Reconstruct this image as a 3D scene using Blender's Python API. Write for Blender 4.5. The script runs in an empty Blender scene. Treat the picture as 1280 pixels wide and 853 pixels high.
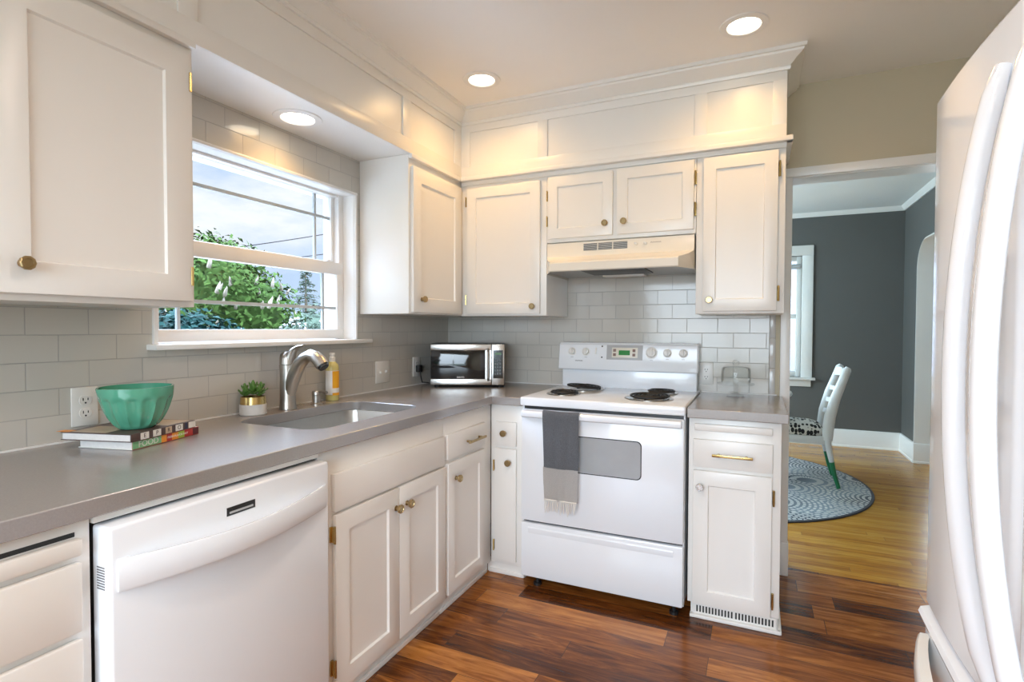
import bpy, bmesh, math, random
from mathutils import Vector, Matrix, noise
random.seed(7)
C = bpy.context.scene.collection
SC = bpy.context.scene
PI = math.pi

# ------------------------------------------------------------------ camera
def make_camera():
    yaw, pitch, roll = math.radians(24.4726), math.radians(1.3715), math.radians(-0.1558)
    f = Vector((-math.sin(yaw)*math.cos(pitch), math.cos(yaw)*math.cos(pitch), -math.sin(pitch)))
    r = Vector((math.cos(yaw), math.sin(yaw), 0)); d = f.cross(r)
    c, s = math.cos(roll), math.sin(roll)
    R, D = c*r + s*d, -s*r + c*d
    cd = bpy.data.cameras.new('camera'); cam = bpy.data.objects.new('camera', cd); C.objects.link(cam)
    cam.matrix_world = Matrix((( R.x, -D.x, -f.x, 0), (R.y, -D.y, -f.y, 0), (R.z, -D.z, -f.z, 1.264), (0, 0, 0, 1)))
    cd.sensor_width = 36; cd.lens = 36*670.8/1280; cd.clip_start = 0.02; cd.clip_end = 300
    SC.camera = cam
make_camera()

# ------------------------------------------------------------------ light + exposure
EXPOSURE = 0.0
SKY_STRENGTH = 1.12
ZENITH_BOOST = 23.0      # sky strength boosted above the view to push more light through the window
WARM = (1.0, 0.56, 0.17)
DAY = (0.74, 0.87, 1.0)
DOWNLIGHT_W = 18.0
OVERHEAD_FILL_W = 33.0
OVERHEAD_FILL = (1.0, 0.80, 0.68)
SC.view_settings.view_transform = 'Standard'
SC.view_settings.look = 'None'
SC.view_settings.exposure = EXPOSURE
SC.view_settings.gamma = 1
SC.view_settings.use_curve_mapping = False
SC.cycles.use_denoising = True
SC.cycles.max_bounces = 10
SC.cycles.diffuse_bounces = 6
SC.cycles.transparent_max_bounces = 16
SC.cycles.caustics_reflective = False
SC.cycles.caustics_refractive = False
SC.cycles.sample_clamp_indirect = 6

def make_world():
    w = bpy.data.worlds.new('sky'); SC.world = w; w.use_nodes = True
    nt = w.node_tree; nt.nodes.clear(); N = nt.nodes.new; L = nt.links.new
    out = N('ShaderNodeOutputWorld'); bg = N('ShaderNodeBackground'); L(bg.outputs[0], out.inputs[0])
    tc = N('ShaderNodeTexCoord'); mp = N('ShaderNodeMapping'); L(tc.outputs['Generated'], mp.inputs[0])
    mp.inputs['Scale'].default_value = (1.3, 1.3, 3.2); mp.inputs['Location'].default_value = (0.35, 0.1, 0.42)
    nz = N('ShaderNodeTexNoise'); L(mp.outputs[0], nz.inputs['Vector'])
    nz.inputs['Scale'].default_value = 2.2; nz.inputs['Detail'].default_value = 8; nz.inputs['Roughness'].default_value = 0.55
    rp = N('ShaderNodeValToRGB'); L(nz.outputs['Fac'], rp.inputs[0])
    rp.color_ramp.elements[0].position = 0.47; rp.color_ramp.elements[1].position = 0.66
    sep = N('ShaderNodeSeparateXYZ'); L(tc.outputs['Generated'], sep.inputs[0])
    g = N('ShaderNodeValToRGB'); L(sep.outputs['Z'], g.inputs[0])
    g.color_ramp.elements[0].position = 0.0; g.color_ramp.elements[0].color = (0.56, 0.71, 0.96, 1)
    g.color_ramp.elements[1].position = 0.7; g.color_ramp.elements[1].color = (0.42, 0.58, 0.88, 1)
    mx = N('ShaderNodeMix'); mx.data_type = 'RGBA'
    L(rp.outputs[0], mx.inputs[0]); L(g.outputs[0], mx.inputs[6]); mx.inputs[7].default_value = (0.95, 0.97, 1.0, 1)
    L(mx.outputs[2], bg.inputs[0])
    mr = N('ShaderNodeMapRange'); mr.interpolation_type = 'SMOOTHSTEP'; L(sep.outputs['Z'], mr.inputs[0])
    mr.inputs[1].default_value = 0.30; mr.inputs[2].default_value = 0.55; mr.inputs[3].default_value = SKY_STRENGTH; mr.inputs[4].default_value = SKY_STRENGTH*ZENITH_BOOST
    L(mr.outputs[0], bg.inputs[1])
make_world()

def area_light(name, loc, target, sx, sy, power, color, spread=PI):
    l = bpy.data.lights.new(name, 'AREA'); l.shape = 'RECTANGLE'; l.size = sx; l.size_y = sy
    l.energy = power; l.color = color; l.spread = spread
    o = bpy.data.objects.new(name, l); C.objects.link(o); o.location = loc
    o.rotation_euler = (Vector(target) - Vector(loc)).to_track_quat('-Z', 'Y').to_euler()
    return o
# daylight lamps at the windows; rear and dining side ones are added, unseen openings
area_light('added_daylight_rear', (-0.3, -1.84, 1.40), (-0.3, 0.2, 0.0), 2.2, 1.5, 68, (0.74, 0.88, 1.0), math.radians(120))
area_light('daylight_kitchen_window', (-2.08, 1.667, 1.57), (0, 1.667, 1.57), 1.0, 0.76, 1, DAY).data.cycles.is_portal = True
area_light('daylight_living_window', (2.76, 8.5, 1.4), (2.6, 4.0, 0.6), 1.2, 1.3, 60, DAY)
area_light('added_daylight_dining_side', (-2.42, 5.0, 1.5), (0.5, 5.0, 0.9), 2.0, 1.5, 135, (0.64, 0.88, 1.0))
sun = bpy.data.lights.new('sun', 'SUN'); sun.energy = 0.5; sun.angle = 0.03; sun.color = (1, 0.96, 0.88)
so = bpy.data.objects.new('sun', sun); C.objects.link(so); so.rotation_euler = Vector((-0.35, 0.62, -0.85)).to_track_quat('-Z', 'Y').to_euler()

# ------------------------------------------------------------------ materials
def nodes(m):
    nt = m.node_tree
    return nt, nt.nodes.new, nt.links.new, nt.nodes['Principled BSDF']
def mat(name, col, rough=0.5, metal=0.0, var=0.03, nscale=20, bump=0.0, coat=0.0, emit=None, estr=0, **kw):
    m = bpy.data.materials.new(name); m.use_nodes = True
    nt, N, L, b = nodes(m)
    b.inputs['Roughness'].default_value = rough; b.inputs['Metallic'].default_value = metal
    b.inputs['Coat Weight'].default_value = coat; b.inputs['Coat Roughness'].default_value = 0.08
    tc = N('ShaderNodeTexCoord'); nz = N('ShaderNodeTexNoise'); L(tc.outputs['Object'], nz.inputs['Vector'])
    nz.inputs['Scale'].default_value = nscale; nz.inputs['Detail'].default_value = 3
    mx = N('ShaderNodeMix'); mx.data_type = 'RGBA'; L(nz.outputs['Fac'], mx.inputs[0])
    lo = [max(0, c*(1-var)) for c in col[:3]]+[1]; hi = [min(1, c*(1+var)) for c in col[:3]]+[1]
    mx.inputs[6].default_value = lo; mx.inputs[7].default_value = hi
    L(mx.outputs[2], b.inputs['Base Color'])
    if bump:
        bp = N('ShaderNodeBump'); bp.inputs['Strength'].default_value = bump; bp.inputs['Distance'].default_value = 0.002
        L(nz.outputs['Fac'], bp.inputs['Height']); L(bp.outputs[0], b.inputs['Normal'])
    if emit: b.inputs['Emission Color'].default_value = (*emit, 1); b.inputs['Emission Strength'].default_value = estr
    return m
def swizzle(N, L, order):
    tc = N('ShaderNodeTexCoord'); sp = N('ShaderNodeSeparateXYZ'); cb = N('ShaderNodeCombineXYZ')
    L(tc.outputs['Object'], sp.inputs[0])
    for i, a in enumerate(order): L(sp.outputs[a], cb.inputs[i])
    return cb.outputs[0], tc
def tile_mat(name, order, off):
    m = bpy.data.materials.new(name); m.use_nodes = True
    nt, N, L, b = nodes(m)
    v, tc = swizzle(N, L, order)
    mp = N('ShaderNodeMapping'); L(v, mp.inputs[0]); mp.inputs['Location'].default_value = off
    br = N('ShaderNodeTexBrick'); L(mp.outputs[0], br.inputs['Vector'])
    br.offset = 0.5; br.inputs['Scale'].default_value = 1.0
    br.inputs['Brick Width'].default_value = 0.158; br.inputs['Row Height'].default_value = 0.0790
    br.inputs['Mortar Size'].default_value = 0.0016; br.inputs['Mortar Smooth'].default_value = 0.3; br.inputs['Bias'].default_value = 0
    br.inputs['Color1'].default_value = (0.58, 0.555, 0.505, 1); br.inputs['Color2'].default_value = (0.54, 0.515, 0.47, 1)
    br.inputs['Mortar'].default_value = (0.40, 0.385, 0.36, 1)
    L(br.outputs['Color'], b.inputs['Base Color'])
    rr = N('ShaderNodeMapRange'); L(br.outputs['Fac'], rr.inputs[0]); rr.inputs[3].default_value = 0.12; rr.inputs[4].default_value = 0.7
    L(rr.outputs[0], b.inputs['Roughness'])
    nz = N('ShaderNodeTexNoise'); L(tc.outputs['Object'], nz.inputs['Vector']); nz.inputs['Scale'].default_value = 9
    ad = N('ShaderNodeMath'); ad.operation = 'MULTIPLY_ADD'; L(br.outputs['Fac'], ad.inputs[0]); ad.inputs[1].default_value = -1
    ms = N('ShaderNodeMath'); ms.operation = 'MULTIPLY'; L(nz.outputs['Fac'], ms.inputs[0]); ms.inputs[1].default_value = 0.7
    L(ms.outputs[0], ad.inputs[2])
    bp = N('ShaderNodeBump'); bp.inputs['Strength'].default_value = 0.5; bp.inputs['Distance'].default_value = 0.0025
    L(ad.outputs[0], bp.inputs['Height']); L(bp.outputs[0], b.inputs['Normal'])
    return m
def wood_floor(name, width, length, cols, rough, streak=None, gap=(0.05, 0.025, 0.012, 1), off=(0, 0, 0)):
    m = bpy.data.materials.new(name); m.use_nodes = True
    nt, N, L, b = nodes(m)
    tc = N('ShaderNodeTexCoord'); mp0 = N('ShaderNodeMapping'); L(tc.outputs['Object'], mp0.inputs[0]); mp0.inputs['Location'].default_value = off
    br = N('ShaderNodeTexBrick')
    sx = N('ShaderNodeSeparateXYZ'); L(mp0.outputs[0], sx.inputs[0])
    rw = N('ShaderNodeMath'); rw.operation = 'DIVIDE'; L(sx.outputs[1], rw.inputs[0]); rw.inputs[1].default_value = width
    fl = N('ShaderNodeMath'); fl.operation = 'FLOOR'; L(rw.outputs[0], fl.inputs[0])
    wn = N('ShaderNodeTexWhiteNoise'); wn.noise_dimensions = '1D'; L(fl.outputs[0], wn.inputs['W'])
    xs = N('ShaderNodeMath'); xs.operation = 'MULTIPLY_ADD'; L(wn.outputs['Value'], xs.inputs[0]); xs.inputs[1].default_value = length; L(sx.outputs[0], xs.inputs[2])
    cx_ = N('ShaderNodeCombineXYZ'); L(xs.outputs[0], cx_.inputs[0]); L(sx.outputs[1], cx_.inputs[1]); L(cx_.outputs[0], br.inputs['Vector'])
    br.offset = 0.0; br.inputs['Scale'].default_value = 1
    br.inputs['Brick Width'].default_value = length; br.inputs['Row Height'].default_value = width
    br.inputs['Mortar Size'].default_value = 0.0012; br.inputs['Mortar Smooth'].default_value = 0.2
    br.inputs['Color1'].default_value = (0, 0, 0, 1); br.inputs['Color2'].default_value = (1, 1, 1, 1); br.inputs['Mortar'].default_value = (.5, .5, .5, 1)
    # grain, shifted per plank
    sc = N('ShaderNodeVectorMath'); sc.operation = 'SCALE'; L(br.outputs['Color'], sc.inputs[0]); sc.inputs['Scale'].default_value = 13
    ad = N('ShaderNodeVectorMath'); ad.operation = 'ADD'; L(tc.outputs['Object'], ad.inputs[0]); L(sc.outputs[0], ad.inputs[1])
    mp = N('ShaderNodeMapping'); L(ad.outputs[0], mp.inputs[0]); mp.inputs['Scale'].default_value = (1.5, 13, 1)
    nz = N('ShaderNodeTexNoise'); L(mp.outputs[0], nz.inputs['Vector']); nz.inputs['Scale'].default_value = 1.6
    nz.inputs['Detail'].default_value = 8; nz.inputs['Roughness'].default_value = 0.66; nz.inputs['Distortion'].default_value = 1.6
    mixf = N('ShaderNodeMath'); mixf.operation = 'MULTIPLY_ADD'; L(br.outputs['Color'], mixf.inputs[0]); mixf.inputs[1].default_value = 0.34
    mm = N('ShaderNodeMath'); mm.operation = 'MULTIPLY'; L(nz.outputs['Fac'], mm.inputs[0]); mm.inputs[1].default_value = 0.95
    L(mm.outputs[0], mixf.inputs[2])
    rp = N('ShaderNodeValToRGB'); L(mixf.outputs[0], rp.inputs[0])
    el = rp.color_ramp.elements
    el[0].position = cols[0][0]; el[0].color = (*cols[0][1], 1); el[1].position = cols[-1][0]; el[1].color = (*cols[-1][1], 1)
    for p_, c_ in cols[1:-1]:
        e = el.new(p_); e.color = (*c_, 1)
    src = rp.outputs[0]
    if streak:
        mp2 = N('ShaderNodeMapping'); L(ad.outputs[0], mp2.inputs[0]); mp2.inputs['Scale'].default_value = (0.9, 13, 1); mp2.inputs['Location'].default_value = (3.1, 1.7, 0)
        n2 = N('ShaderNodeTexNoise'); L(mp2.outputs[0], n2.inputs['Vector']); n2.inputs['Scale'].default_value = 1.3; n2.inputs['Detail'].default_value = 2
        r2 = N('ShaderNodeValToRGB'); L(n2.outputs['Fac'], r2.inputs[0]); r2.color_ramp.elements[0].position = 0.69; r2.color_ramp.elements[1].position = 0.76
        mx = N('ShaderNodeMix'); mx.data_type = 'RGBA'; L(r2.outputs[0], mx.inputs[0]); L(src, mx.inputs[6]); mx.inputs[7].default_value = (*streak, 1)
        src = mx.outputs[2]
    mg = N('ShaderNodeMix'); mg.data_type = 'RGBA'; L(br.outputs['Fac'], mg.inputs[0]); L(src, mg.inputs[6]); mg.inputs[7].default_value = gap
    L(mg.outputs[2], b.inputs['Base Color'])
    b.inputs['Roughness'].default_value = rough
    b.inputs['Specular IOR Level'].default_value = 0.32; b.inputs['Coat Weight'].default_value = 0.04; b.inputs['Coat Roughness'].default_value = 0.1
    bp = N('ShaderNodeBump'); bp.inputs['Strength'].default_value = 0.12; bp.inputs['Distance'].default_value = 0.002
    L(nz.outputs['Fac'], bp.inputs['Height']); L(bp.outputs[0], b.inputs['Normal'])
    return m
def thin_glass(name, tint=(1, 1, 1), refl=0.6, base=0.03):
    m = bpy.data.materials.new(name); m.use_nodes = True
    nt = m.node_tree; nt.nodes.clear(); N = nt.nodes.new; L = nt.links.new
    out = N('ShaderNodeOutputMaterial'); mx = N('ShaderNodeMixShader'); L(mx.outputs[0], out.inputs[0])
    tr = N('ShaderNodeBsdfTransparent'); tr.inputs[0].default_value = (*tint, 1)
    gl = N('ShaderNodeBsdfGlossy'); gl.inputs['Roughness'].default_value = 0.02
    lw = N('ShaderNodeLayerWeight'); lw.inputs[0].default_value = 0.15
    ma = N('ShaderNodeMath'); ma.operation = 'MULTIPLY_ADD'; L(lw.outputs['Fresnel'], ma.inputs[0]); ma.inputs[1].default_value = refl; ma.inputs[2].default_value = base
    L(ma.outputs[0], mx.inputs[0]); L(tr.outputs[0], mx.inputs[1]); L(gl.outputs[0], mx.inputs[2])
    return m
def emis(name, col, s):
    m = bpy.data.materials.new(name); m.use_nodes = True
    nt, N, L, b = nodes(m)
    b.inputs['Base Color'].default_value = (*col, 1); b.inputs['Emission Color'].default_value = (*col, 1); b.inputs['Emission Strength'].default_value = s
    return m
M = {}
M['paint'] = mat('white_cabinet_paint', (0.82, 0.80, 0.765), 0.30, var=0.015, nscale=6)
M['trim'] = mat('white_trim_paint', (0.82, 0.81, 0.79), 0.30, var=0.015, nscale=6)
M['ceiling'] = mat('ceiling_paint', (0.90, 0.88, 0.85), 0.75, var=0.02, nscale=3)
M['taupe'] = mat('taupe_wall_paint', (0.56, 0.49, 0.355), 0.6, var=0.03, nscale=4)
M['charcoal'] = mat('charcoal_wall_paint', (0.105, 0.105, 0.10), 0.65, var=0.04, nscale=4)
M['brownwall'] = mat('brown_wall_paint', (0.25, 0.20, 0.15), 0.65, var=0.04, nscale=4)
M['appliance'] = mat('white_enamel', (0.79, 0.82, 0.86), 0.16, var=0.01, nscale=5, coat=0.3)
M['biscuit'] = mat('cream_enamel', (0.80, 0.755, 0.67), 0.22, var=0.01, nscale=5, coat=0.3)
M['fridge'] = mat('white_fridge_enamel', (0.86, 0.89, 0.93), 0.13, var=0.01, nscale=5, coat=0.4)
M['quartz'] = mat('grey_quartz', (0.265, 0.245, 0.235), 0.23, var=0.12, nscale=260)
M['quartz'].node_tree.nodes['Principled BSDF'].inputs['IOR'].default_value = 2.5
M['steel'] = mat('brushed_steel', (0.60, 0.59, 0.57), 0.26, 1.0, var=0.05, nscale=60)
M['sinksteel'] = mat('sink_steel', (0.50, 0.49, 0.46), 0.32, 1.0, var=0.06, nscale=80)
M['nickel'] = mat('brushed_nickel', (0.48, 0.45, 0.41), 0.33, 1.0, var=0.04, nscale=40)
M['brass'] = mat('antique_brass', (0.42, 0.31, 0.16), 0.30, 1.0, var=0.10, nscale=90)
M['gold'] = mat('polished_brass', (0.62, 0.45, 0.18), 0.25, 1.0, var=0.08, nscale=60)
M['black'] = mat('black_plastic', (0.015, 0.015, 0.016), 0.35, var=0.1)
M['coil'] = mat('burner_coil', (0.02, 0.02, 0.021), 0.5, 0.3, var=0.3, nscale=80)
M['chrome'] = mat('drip_pan_metal', (0.45, 0.41, 0.36), 0.22, 1.0, var=0.15, nscale=50)
M['blackglass'] = mat('black_glass', (0.008, 0.009, 0.011), 0.06, var=0.1, coat=0.5)
M['ovenglass'] = mat('grey_oven_glass', (0.36, 0.38, 0.395), 0.14, var=0.05, coat=0.3)
M['greyplastic'] = mat('grey_plastic', (0.42, 0.43, 0.44), 0.4, var=0.04)
M['darkvoid'] = mat('dark_gap', (0.03, 0.03, 0.03), 0.8)
M['plate'] = mat('white_cover_plate', (0.74, 0.73, 0.70), 0.3, var=0.01)
M['jade'] = mat('jade_ceramic', (0.085, 0.33, 0.215), 0.16, var=0.05, nscale=8, coat=0.5)
M['ceramic'] = mat('white_ceramic', (0.72, 0.71, 0.69), 0.5, var=0.04, nscale=30)
M['leaf'] = mat('succulent_leaf', (0.11, 0.24, 0.05), 0.4, var=0.45, nscale=70)
M['soil'] = mat('potting_soil', (0.05, 0.035, 0.02), 0.9, var=0.4, nscale=200)
M['pages'] = mat('book_pages', (0.70, 0.68, 0.66), 0.7, var=0.08, nscale=150)
M['liquid'] = mat('pale_yellow_soap', (0.62, 0.55, 0.20), 0.08, var=0.05, coat=0.5)
M['orange'] = mat('orange_label', (0.85, 0.40, 0.015), 0.45, var=0.04)
M['whiteplastic'] = mat('white_plastic', (0.80, 0.79, 0.76), 0.3, var=0.02)
M['towel_dark'] = mat('charcoal_towel', (0.20, 0.205, 0.22), 0.95, var=0.6, nscale=420, bump=0.6)
M['towel_light'] = mat('light_grey_towel', (0.62, 0.595, 0.57), 0.95, var=0.25, nscale=420, bump=0.6)
M['fringe'] = mat('cream_fringe', (0.68, 0.65, 0.60), 0.95, var=0.2, nscale=300, bump=0.4)
M['clear'] = thin_glass('clear_glass', (0.985, 0.99, 0.988), 0.5, 0.012)
M['pane'] = thin_glass('window_glass', (0.97, 0.985, 0.98), 0.5, 0.015)
M['lampglow'] = emis('lamp_glow', (1.0, 0.90, 0.72), 9.0)
M['lcd'] = mat('green_display', (0.005, 0.05, 0.01), 0.2, emit=(0.03, 0.42, 0.07), estr=0.3)
M['chairwhite'] = mat('white_chair_paint', (0.68, 0.70, 0.72), 0.35, var=0.02)
M['green'] = mat('green_paint', (0.01, 0.16, 0.06), 0.35, var=0.05)
M['grass'] = mat('lawn_grass', (0.085, 0.095, 0.06), 0.9, var=0.5, nscale=30)
M['bark'] = mat('bark', (0.10, 0.075, 0.05), 0.9, var=0.4, nscale=30)
M['chestnut'] = mat('chestnut_leaves', (0.032, 0.060, 0.013), 0.9, var=0.5, nscale=3)
M['hazeleaf'] = mat('grey_green_leaves', (0.05, 0.07, 0.05), 0.7, var=0.4, nscale=4)
M['blossom'] = mat('cream_blossom', (0.30, 0.25, 0.20), 0.8, var=0.15, nscale=40)
M['stucco'] = mat('cream_stucco', (0.36, 0.31, 0.24), 0.85, var=0.06, nscale=20)
M['roof'] = mat('grey_roof_shingle', (0.30, 0.29, 0.29), 0.85, var=0.2, nscale=40)
M['wire'] = mat('cable_black', (0.02, 0.02, 0.025), 1.0)
for k_ in ('chestnut', 'hazeleaf', 'wire'): M[k_].node_tree.nodes['Principled BSDF'].inputs['Specular IOR Level'].default_value = 0.05
M['tileL'] = tile_mat('white_subway_tile_left', 'YZX', (-0.805 + 0.158*8 + 0.079, -0.9245 + 0.079*20, 0))
M['tileB'] = tile_mat('white_subway_tile_back', 'XZY', (0.268 + 0.158*20, -0.9245 + 0.079*20, 0))
M['vtile'] = mat('white_glazed_tile', (0.56, 0.55, 0.53), 0.12, var=0.02)
M['walnut'] = wood_floor('walnut_plank_floor', 0.122, 0.85, [(0.30, (0.022, 0.007, 0.003)), (0.50, (0.10, 0.030, 0.007)), (0.68, (0.25, 0.082, 0.016)), (0.92, (0.50, 0.205, 0.046))], 0.20, streak=(0.50, 0.25, 0.085), off=(0.3, 0.03, 0))
M['oak'] = wood_floor('golden_oak_strip_floor', 0.057, 1.1, [(0.32, (0.20, 0.062, 0.007)), (0.6, (0.38, 0.165, 0.017)), (0.95, (0.55, 0.285, 0.045))], 0.24, gap=(0.16, 0.08, 0.02, 1))

# ------------------------------------------------------------------ mesh helpers
ORG = {}
def bm_new(): return bmesh.new()
def box(bm, x0, x1, y0, y1, z0, z1, bev=0.0, seg=2):
    x0, x1 = min(x0, x1), max(x0, x1); y0, y1 = min(y0, y1), max(y0, y1); z0, z1 = min(z0, z1), max(z0, z1)
    v = [bm.verts.new(p) for p in ((x0,y0,z0),(x1,y0,z0),(x1,y1,z0),(x0,y1,z0),(x0,y0,z1),(x1,y0,z1),(x1,y1,z1),(x0,y1,z1))]
    f = [bm.faces.new([v[i] for i in q]) for q in ((0,3,2,1),(4,5,6,7),(0,1,5,4),(1,2,6,5),(2,3,7,6),(3,0,4,7))]
    if bev:
        es = list({e for a in f for e in a.edges})
        bmesh.ops.bevel(bm, geom=es, offset=bev, segments=seg, profile=0.5, affect='EDGES', clamp_overlap=True)
    return v
def face_panel(bm, o, u0, u1, v0, v1, n, t, bev=0.002, rail=0, rec=0.008, chamfer=0.004):
    """slab on a face; o: L faces +x, B faces -y, R faces -x. n = plane it stands on, t = thickness outwards."""
    if o == 'L': b = (n, n+t, u0, u1, v0, v1); nv = Vector((1,0,0))
    elif o == 'B': b = (u0, u1, n-t, n, v0, v1); nv = Vector((0,-1,0))
    else: b = (n-t, n, u0, u1, v0, v1); nv = Vector((-1,0,0))
    tmp = bmesh.new(); box(tmp, *b, bev=bev)
    if rail:
        tmp.normal_update()
        f = max((f for f in tmp.faces if f.normal.dot(nv) > 0.99), key=lambda f: f.calc_area())
        bmesh.ops.inset_region(tmp, faces=[f], thickness=rail-bev, depth=0, use_even_offset=True, use_boundary=True)
        bmesh.ops.inset_region(tmp, faces=[f], thickness=chamfer, depth=-rec, use_even_offset=True, use_boundary=True)
    merge(bm, tmp)
def merge(bm, tmp, mtx=None):
    me = bpy.data.meshes.new('tmp'); tmp.to_mesh(me); tmp.free()
    if mtx: me.transform(mtx)
    bm.from_mesh(me); bpy.data.meshes.remove(me)
def tube(bm, pts, rad, segs=12, caps=True, flat=None):
    pts = [Vector(p) for p in pts]; n = len(pts)
    if not hasattr(rad, '__len__'): rad = [rad]*n
    t0 = (pts[1]-pts[0]).normalized()
    a = Vector((0,0,1)) if abs(t0.z) < 0.9 else Vector((1,0,0))
    nrm = (a - t0*a.dot(t0)).normalized(); rings = []
    for i, p in enumerate(pts):
        t = (pts[min(i+1,n-1)] - pts[max(i-1,0)]).normalized()
        nrm = (nrm - t*nrm.dot(t)).normalized(); bi = t.cross(nrm)
        fa, fb = flat[i] if flat else (1, 1)
        rings.append([bm.verts.new(p + rad[i]*(math.cos(k*2*PI/segs)*nrm*fa + math.sin(k*2*PI/segs)*bi*fb)) for k in range(segs)])
    for i in range(n-1):
        for k in range(segs):
            bm.faces.new((rings[i][k], rings[i][(k+1)%segs], rings[i+1][(k+1)%segs], rings[i+1][k]))
    if caps: bm.faces.new(rings[0][::-1]); bm.faces.new(rings[-1])
def lathe(bm, prof, c=(0,0,0), segs=24, axis='Z', a0=0.0):
    c = Vector(c); rings = []
    def pt(r, h, a):
        x, y = r*math.cos(a), r*math.sin(a)
        if axis == 'Z': return c + Vector((x, y, h))
        if axis == 'X': return c + Vector((h, x, y))
        return c + Vector((x, -h, y))
    for r, h in prof:
        if r < 1e-6: rings.append([bm.verts.new(pt(0, h, 0))])
        else: rings.append([bm.verts.new(pt(r, h, a0 + k*2*PI/segs)) for k in range(segs)])
    for A, B in zip(rings, rings[1:]):
        for k in range(segs):
            k2 = (k+1) % segs
            if len(A) == 1 and len(B) == 1: continue
            if len(A) == 1: bm.faces.new((A[0], B[k2], B[k]))
            elif len(B) == 1: bm.faces.new((A[k], A[k2], B[0]))
            else: bm.faces.new((A[k], A[k2], B[k2], B[k]))
def prism(bm, poly, fn, t0, t1):
    """extrude a 2-D polygon; fn(a, b, t) -> point"""
    A = [bm.verts.new(fn(a, b, t0)) for a, b in poly]; B = [bm.verts.new(fn(a, b, t1)) for a, b in poly]
    n = len(poly)
    for k in range(n): bm.faces.new((A[k], A[(k+1)%n], B[(k+1)%n], B[k]))
    bm.faces.new(A[::-1]); bm.faces.new(B)
def rrect(x0, x1, y0, y1, r, n=6):
    out = []
    for cx, cy, a in ((x1-r, y1-r, 0), (x0+r, y1-r, PI/2), (x0+r, y0+r, PI), (x1-r, y0+r, 1.5*PI)):
        out += [(cx + r*math.cos(a + k*PI/2/n), cy + r*math.sin(a + k*PI/2/n)) for k in range(n+1)]
    return out
def obj(name, bm, m, parent=None, ang=35, local=False, bevel=None, **props):
    bmesh.ops.recalc_face_normals(bm, faces=bm.faces)
    me = bpy.data.meshes.new(name)
    org = ORG.get(parent.name) if parent else None
    if org is not None and not local: bmesh.ops.translate(bm, verts=bm.verts, vec=-org)
    bm.to_mesh(me); bm.free()
    for x in (m if isinstance(m, (list, tuple)) else [m]): me.materials.append(x)
    me.polygons.foreach_set('use_smooth', [True]*len(me.polygons)); me.set_sharp_from_angle(angle=math.radians(ang))
    o = bpy.data.objects.new(name, me); C.objects.link(o)
    if parent: o.parent = parent; ORG[o.name] = org if org is not None else Vector((0,0,0))
    if bevel:
        b = o.modifiers.new('bevel', 'BEVEL'); b.width = bevel; b.segments = 2; b.limit_method = 'ANGLE'; b.angle_limit = math.radians(50)
    for k, v in props.items(): o[k] = v
    return o
def thing(name, label, cat, loc=(0,0,0), rotz=0, group=None):
    o = bpy.data.objects.new(name, None); C.objects.link(o); o.location = loc; o.rotation_euler = (0, 0, rotz)
    o.empty_display_size = 0.05; o['label'] = label; o['category'] = cat
    if group: o['group'] = group
    ORG[o.name] = Vector(loc)
    return o
def struct(name, bm, m, label=None, parent=None, **kw):
    o = obj(name, bm, m, parent, **kw); 
    if not parent: o['kind'] = 'structure'
    if label: o['label'] = label
    return o
def text_part(name, body, size, mtx, m, parent, depth=0.0004, align='CENTER'):
    cu = bpy.data.curves.new('txt', 'FONT'); cu.body = body; cu.size = size; cu.extrude = depth; cu.align_x = align; cu.align_y = 'CENTER'
    t = bpy.data.objects.new('txt', cu); C.objects.link(t)
    dg = bpy.context.evaluated_depsgraph_get(); me = bpy.data.meshes.new_from_object(t.evaluated_get(dg))
    bpy.data.objects.remove(t); bpy.data.curves.remove(cu)
    bm = bmesh.new(); bm.from_mesh(me); bpy.data.meshes.remove(me); bmesh.ops.transform(bm, matrix=mtx, verts=bm.verts)
    return obj(name, bm, m, parent)
def frame_mtx(o, ux, vz, n):
    """matrix taking text x->u, y->v, z->outward on face o at point"""
    if o == 'L': a, c, p = Vector((0,1,0)), Vector((1,0,0)), Vector((n, ux, vz))
    elif o == 'B': a, c, p = Vector((1,0,0)), Vector((0,-1,0)), Vector((ux, n, vz))
    b = Vector((0,0,1))
    return Matrix(((a.x,b.x,c.x,p.x),(a.y,b.y,c.y,p.y),(a.z,b.z,c.z,p.z),(0,0,0,1)))

# ------------------------------------------------------------------ main dimensions
XW, YW, ZC = -1.87, 3.08, 2.495       # left wall face, back wall face, ceiling
ZS = 2.12                              # soffit underside
CT = 0.92                              # worktop height
XB, YB = -1.235, 2.455                 # base cabinet frame faces
XU, YU = -1.565, 2.72                  # wall cabinet frame faces
YR = -1.9                              # rear wall behind the camera
DX1, DY1 = 1.38, 6.72                  # dining right wall, far wall
DXL = -2.5

# ------------------------------------------------------------------ room shell
b = bm_new(); box(b, -2.0, 1.25, YR-0.1, 3.165, -0.05, 0.0); struct('floor_kitchen', b, M['walnut'])
b = bm_new(); box(b, DXL-0.1, 5.2, 3.165, 10.2, -0.05, 0.0); struct('floor_dining', b, M['oak'])
b = bm_new(); box(b, -2.0, 1.25, YR-0.1, 3.2, ZC, ZC+0.1); struct('ceiling_kitchen', b, M['ceiling'])
M['dceiling'] = mat('dining_ceiling_cool_tint', (0.80, 0.84, 0.85), 0.8, var=0.02, nscale=3)  # white ceiling tinted cool so the bluish daylight sits in its colour
b = bm_new(); box(b, DXL-0.1, 5.2, 3.2, 10.2, 2.53, 2.63); struct('ceiling_dining', b, M['dceiling'])
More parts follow.
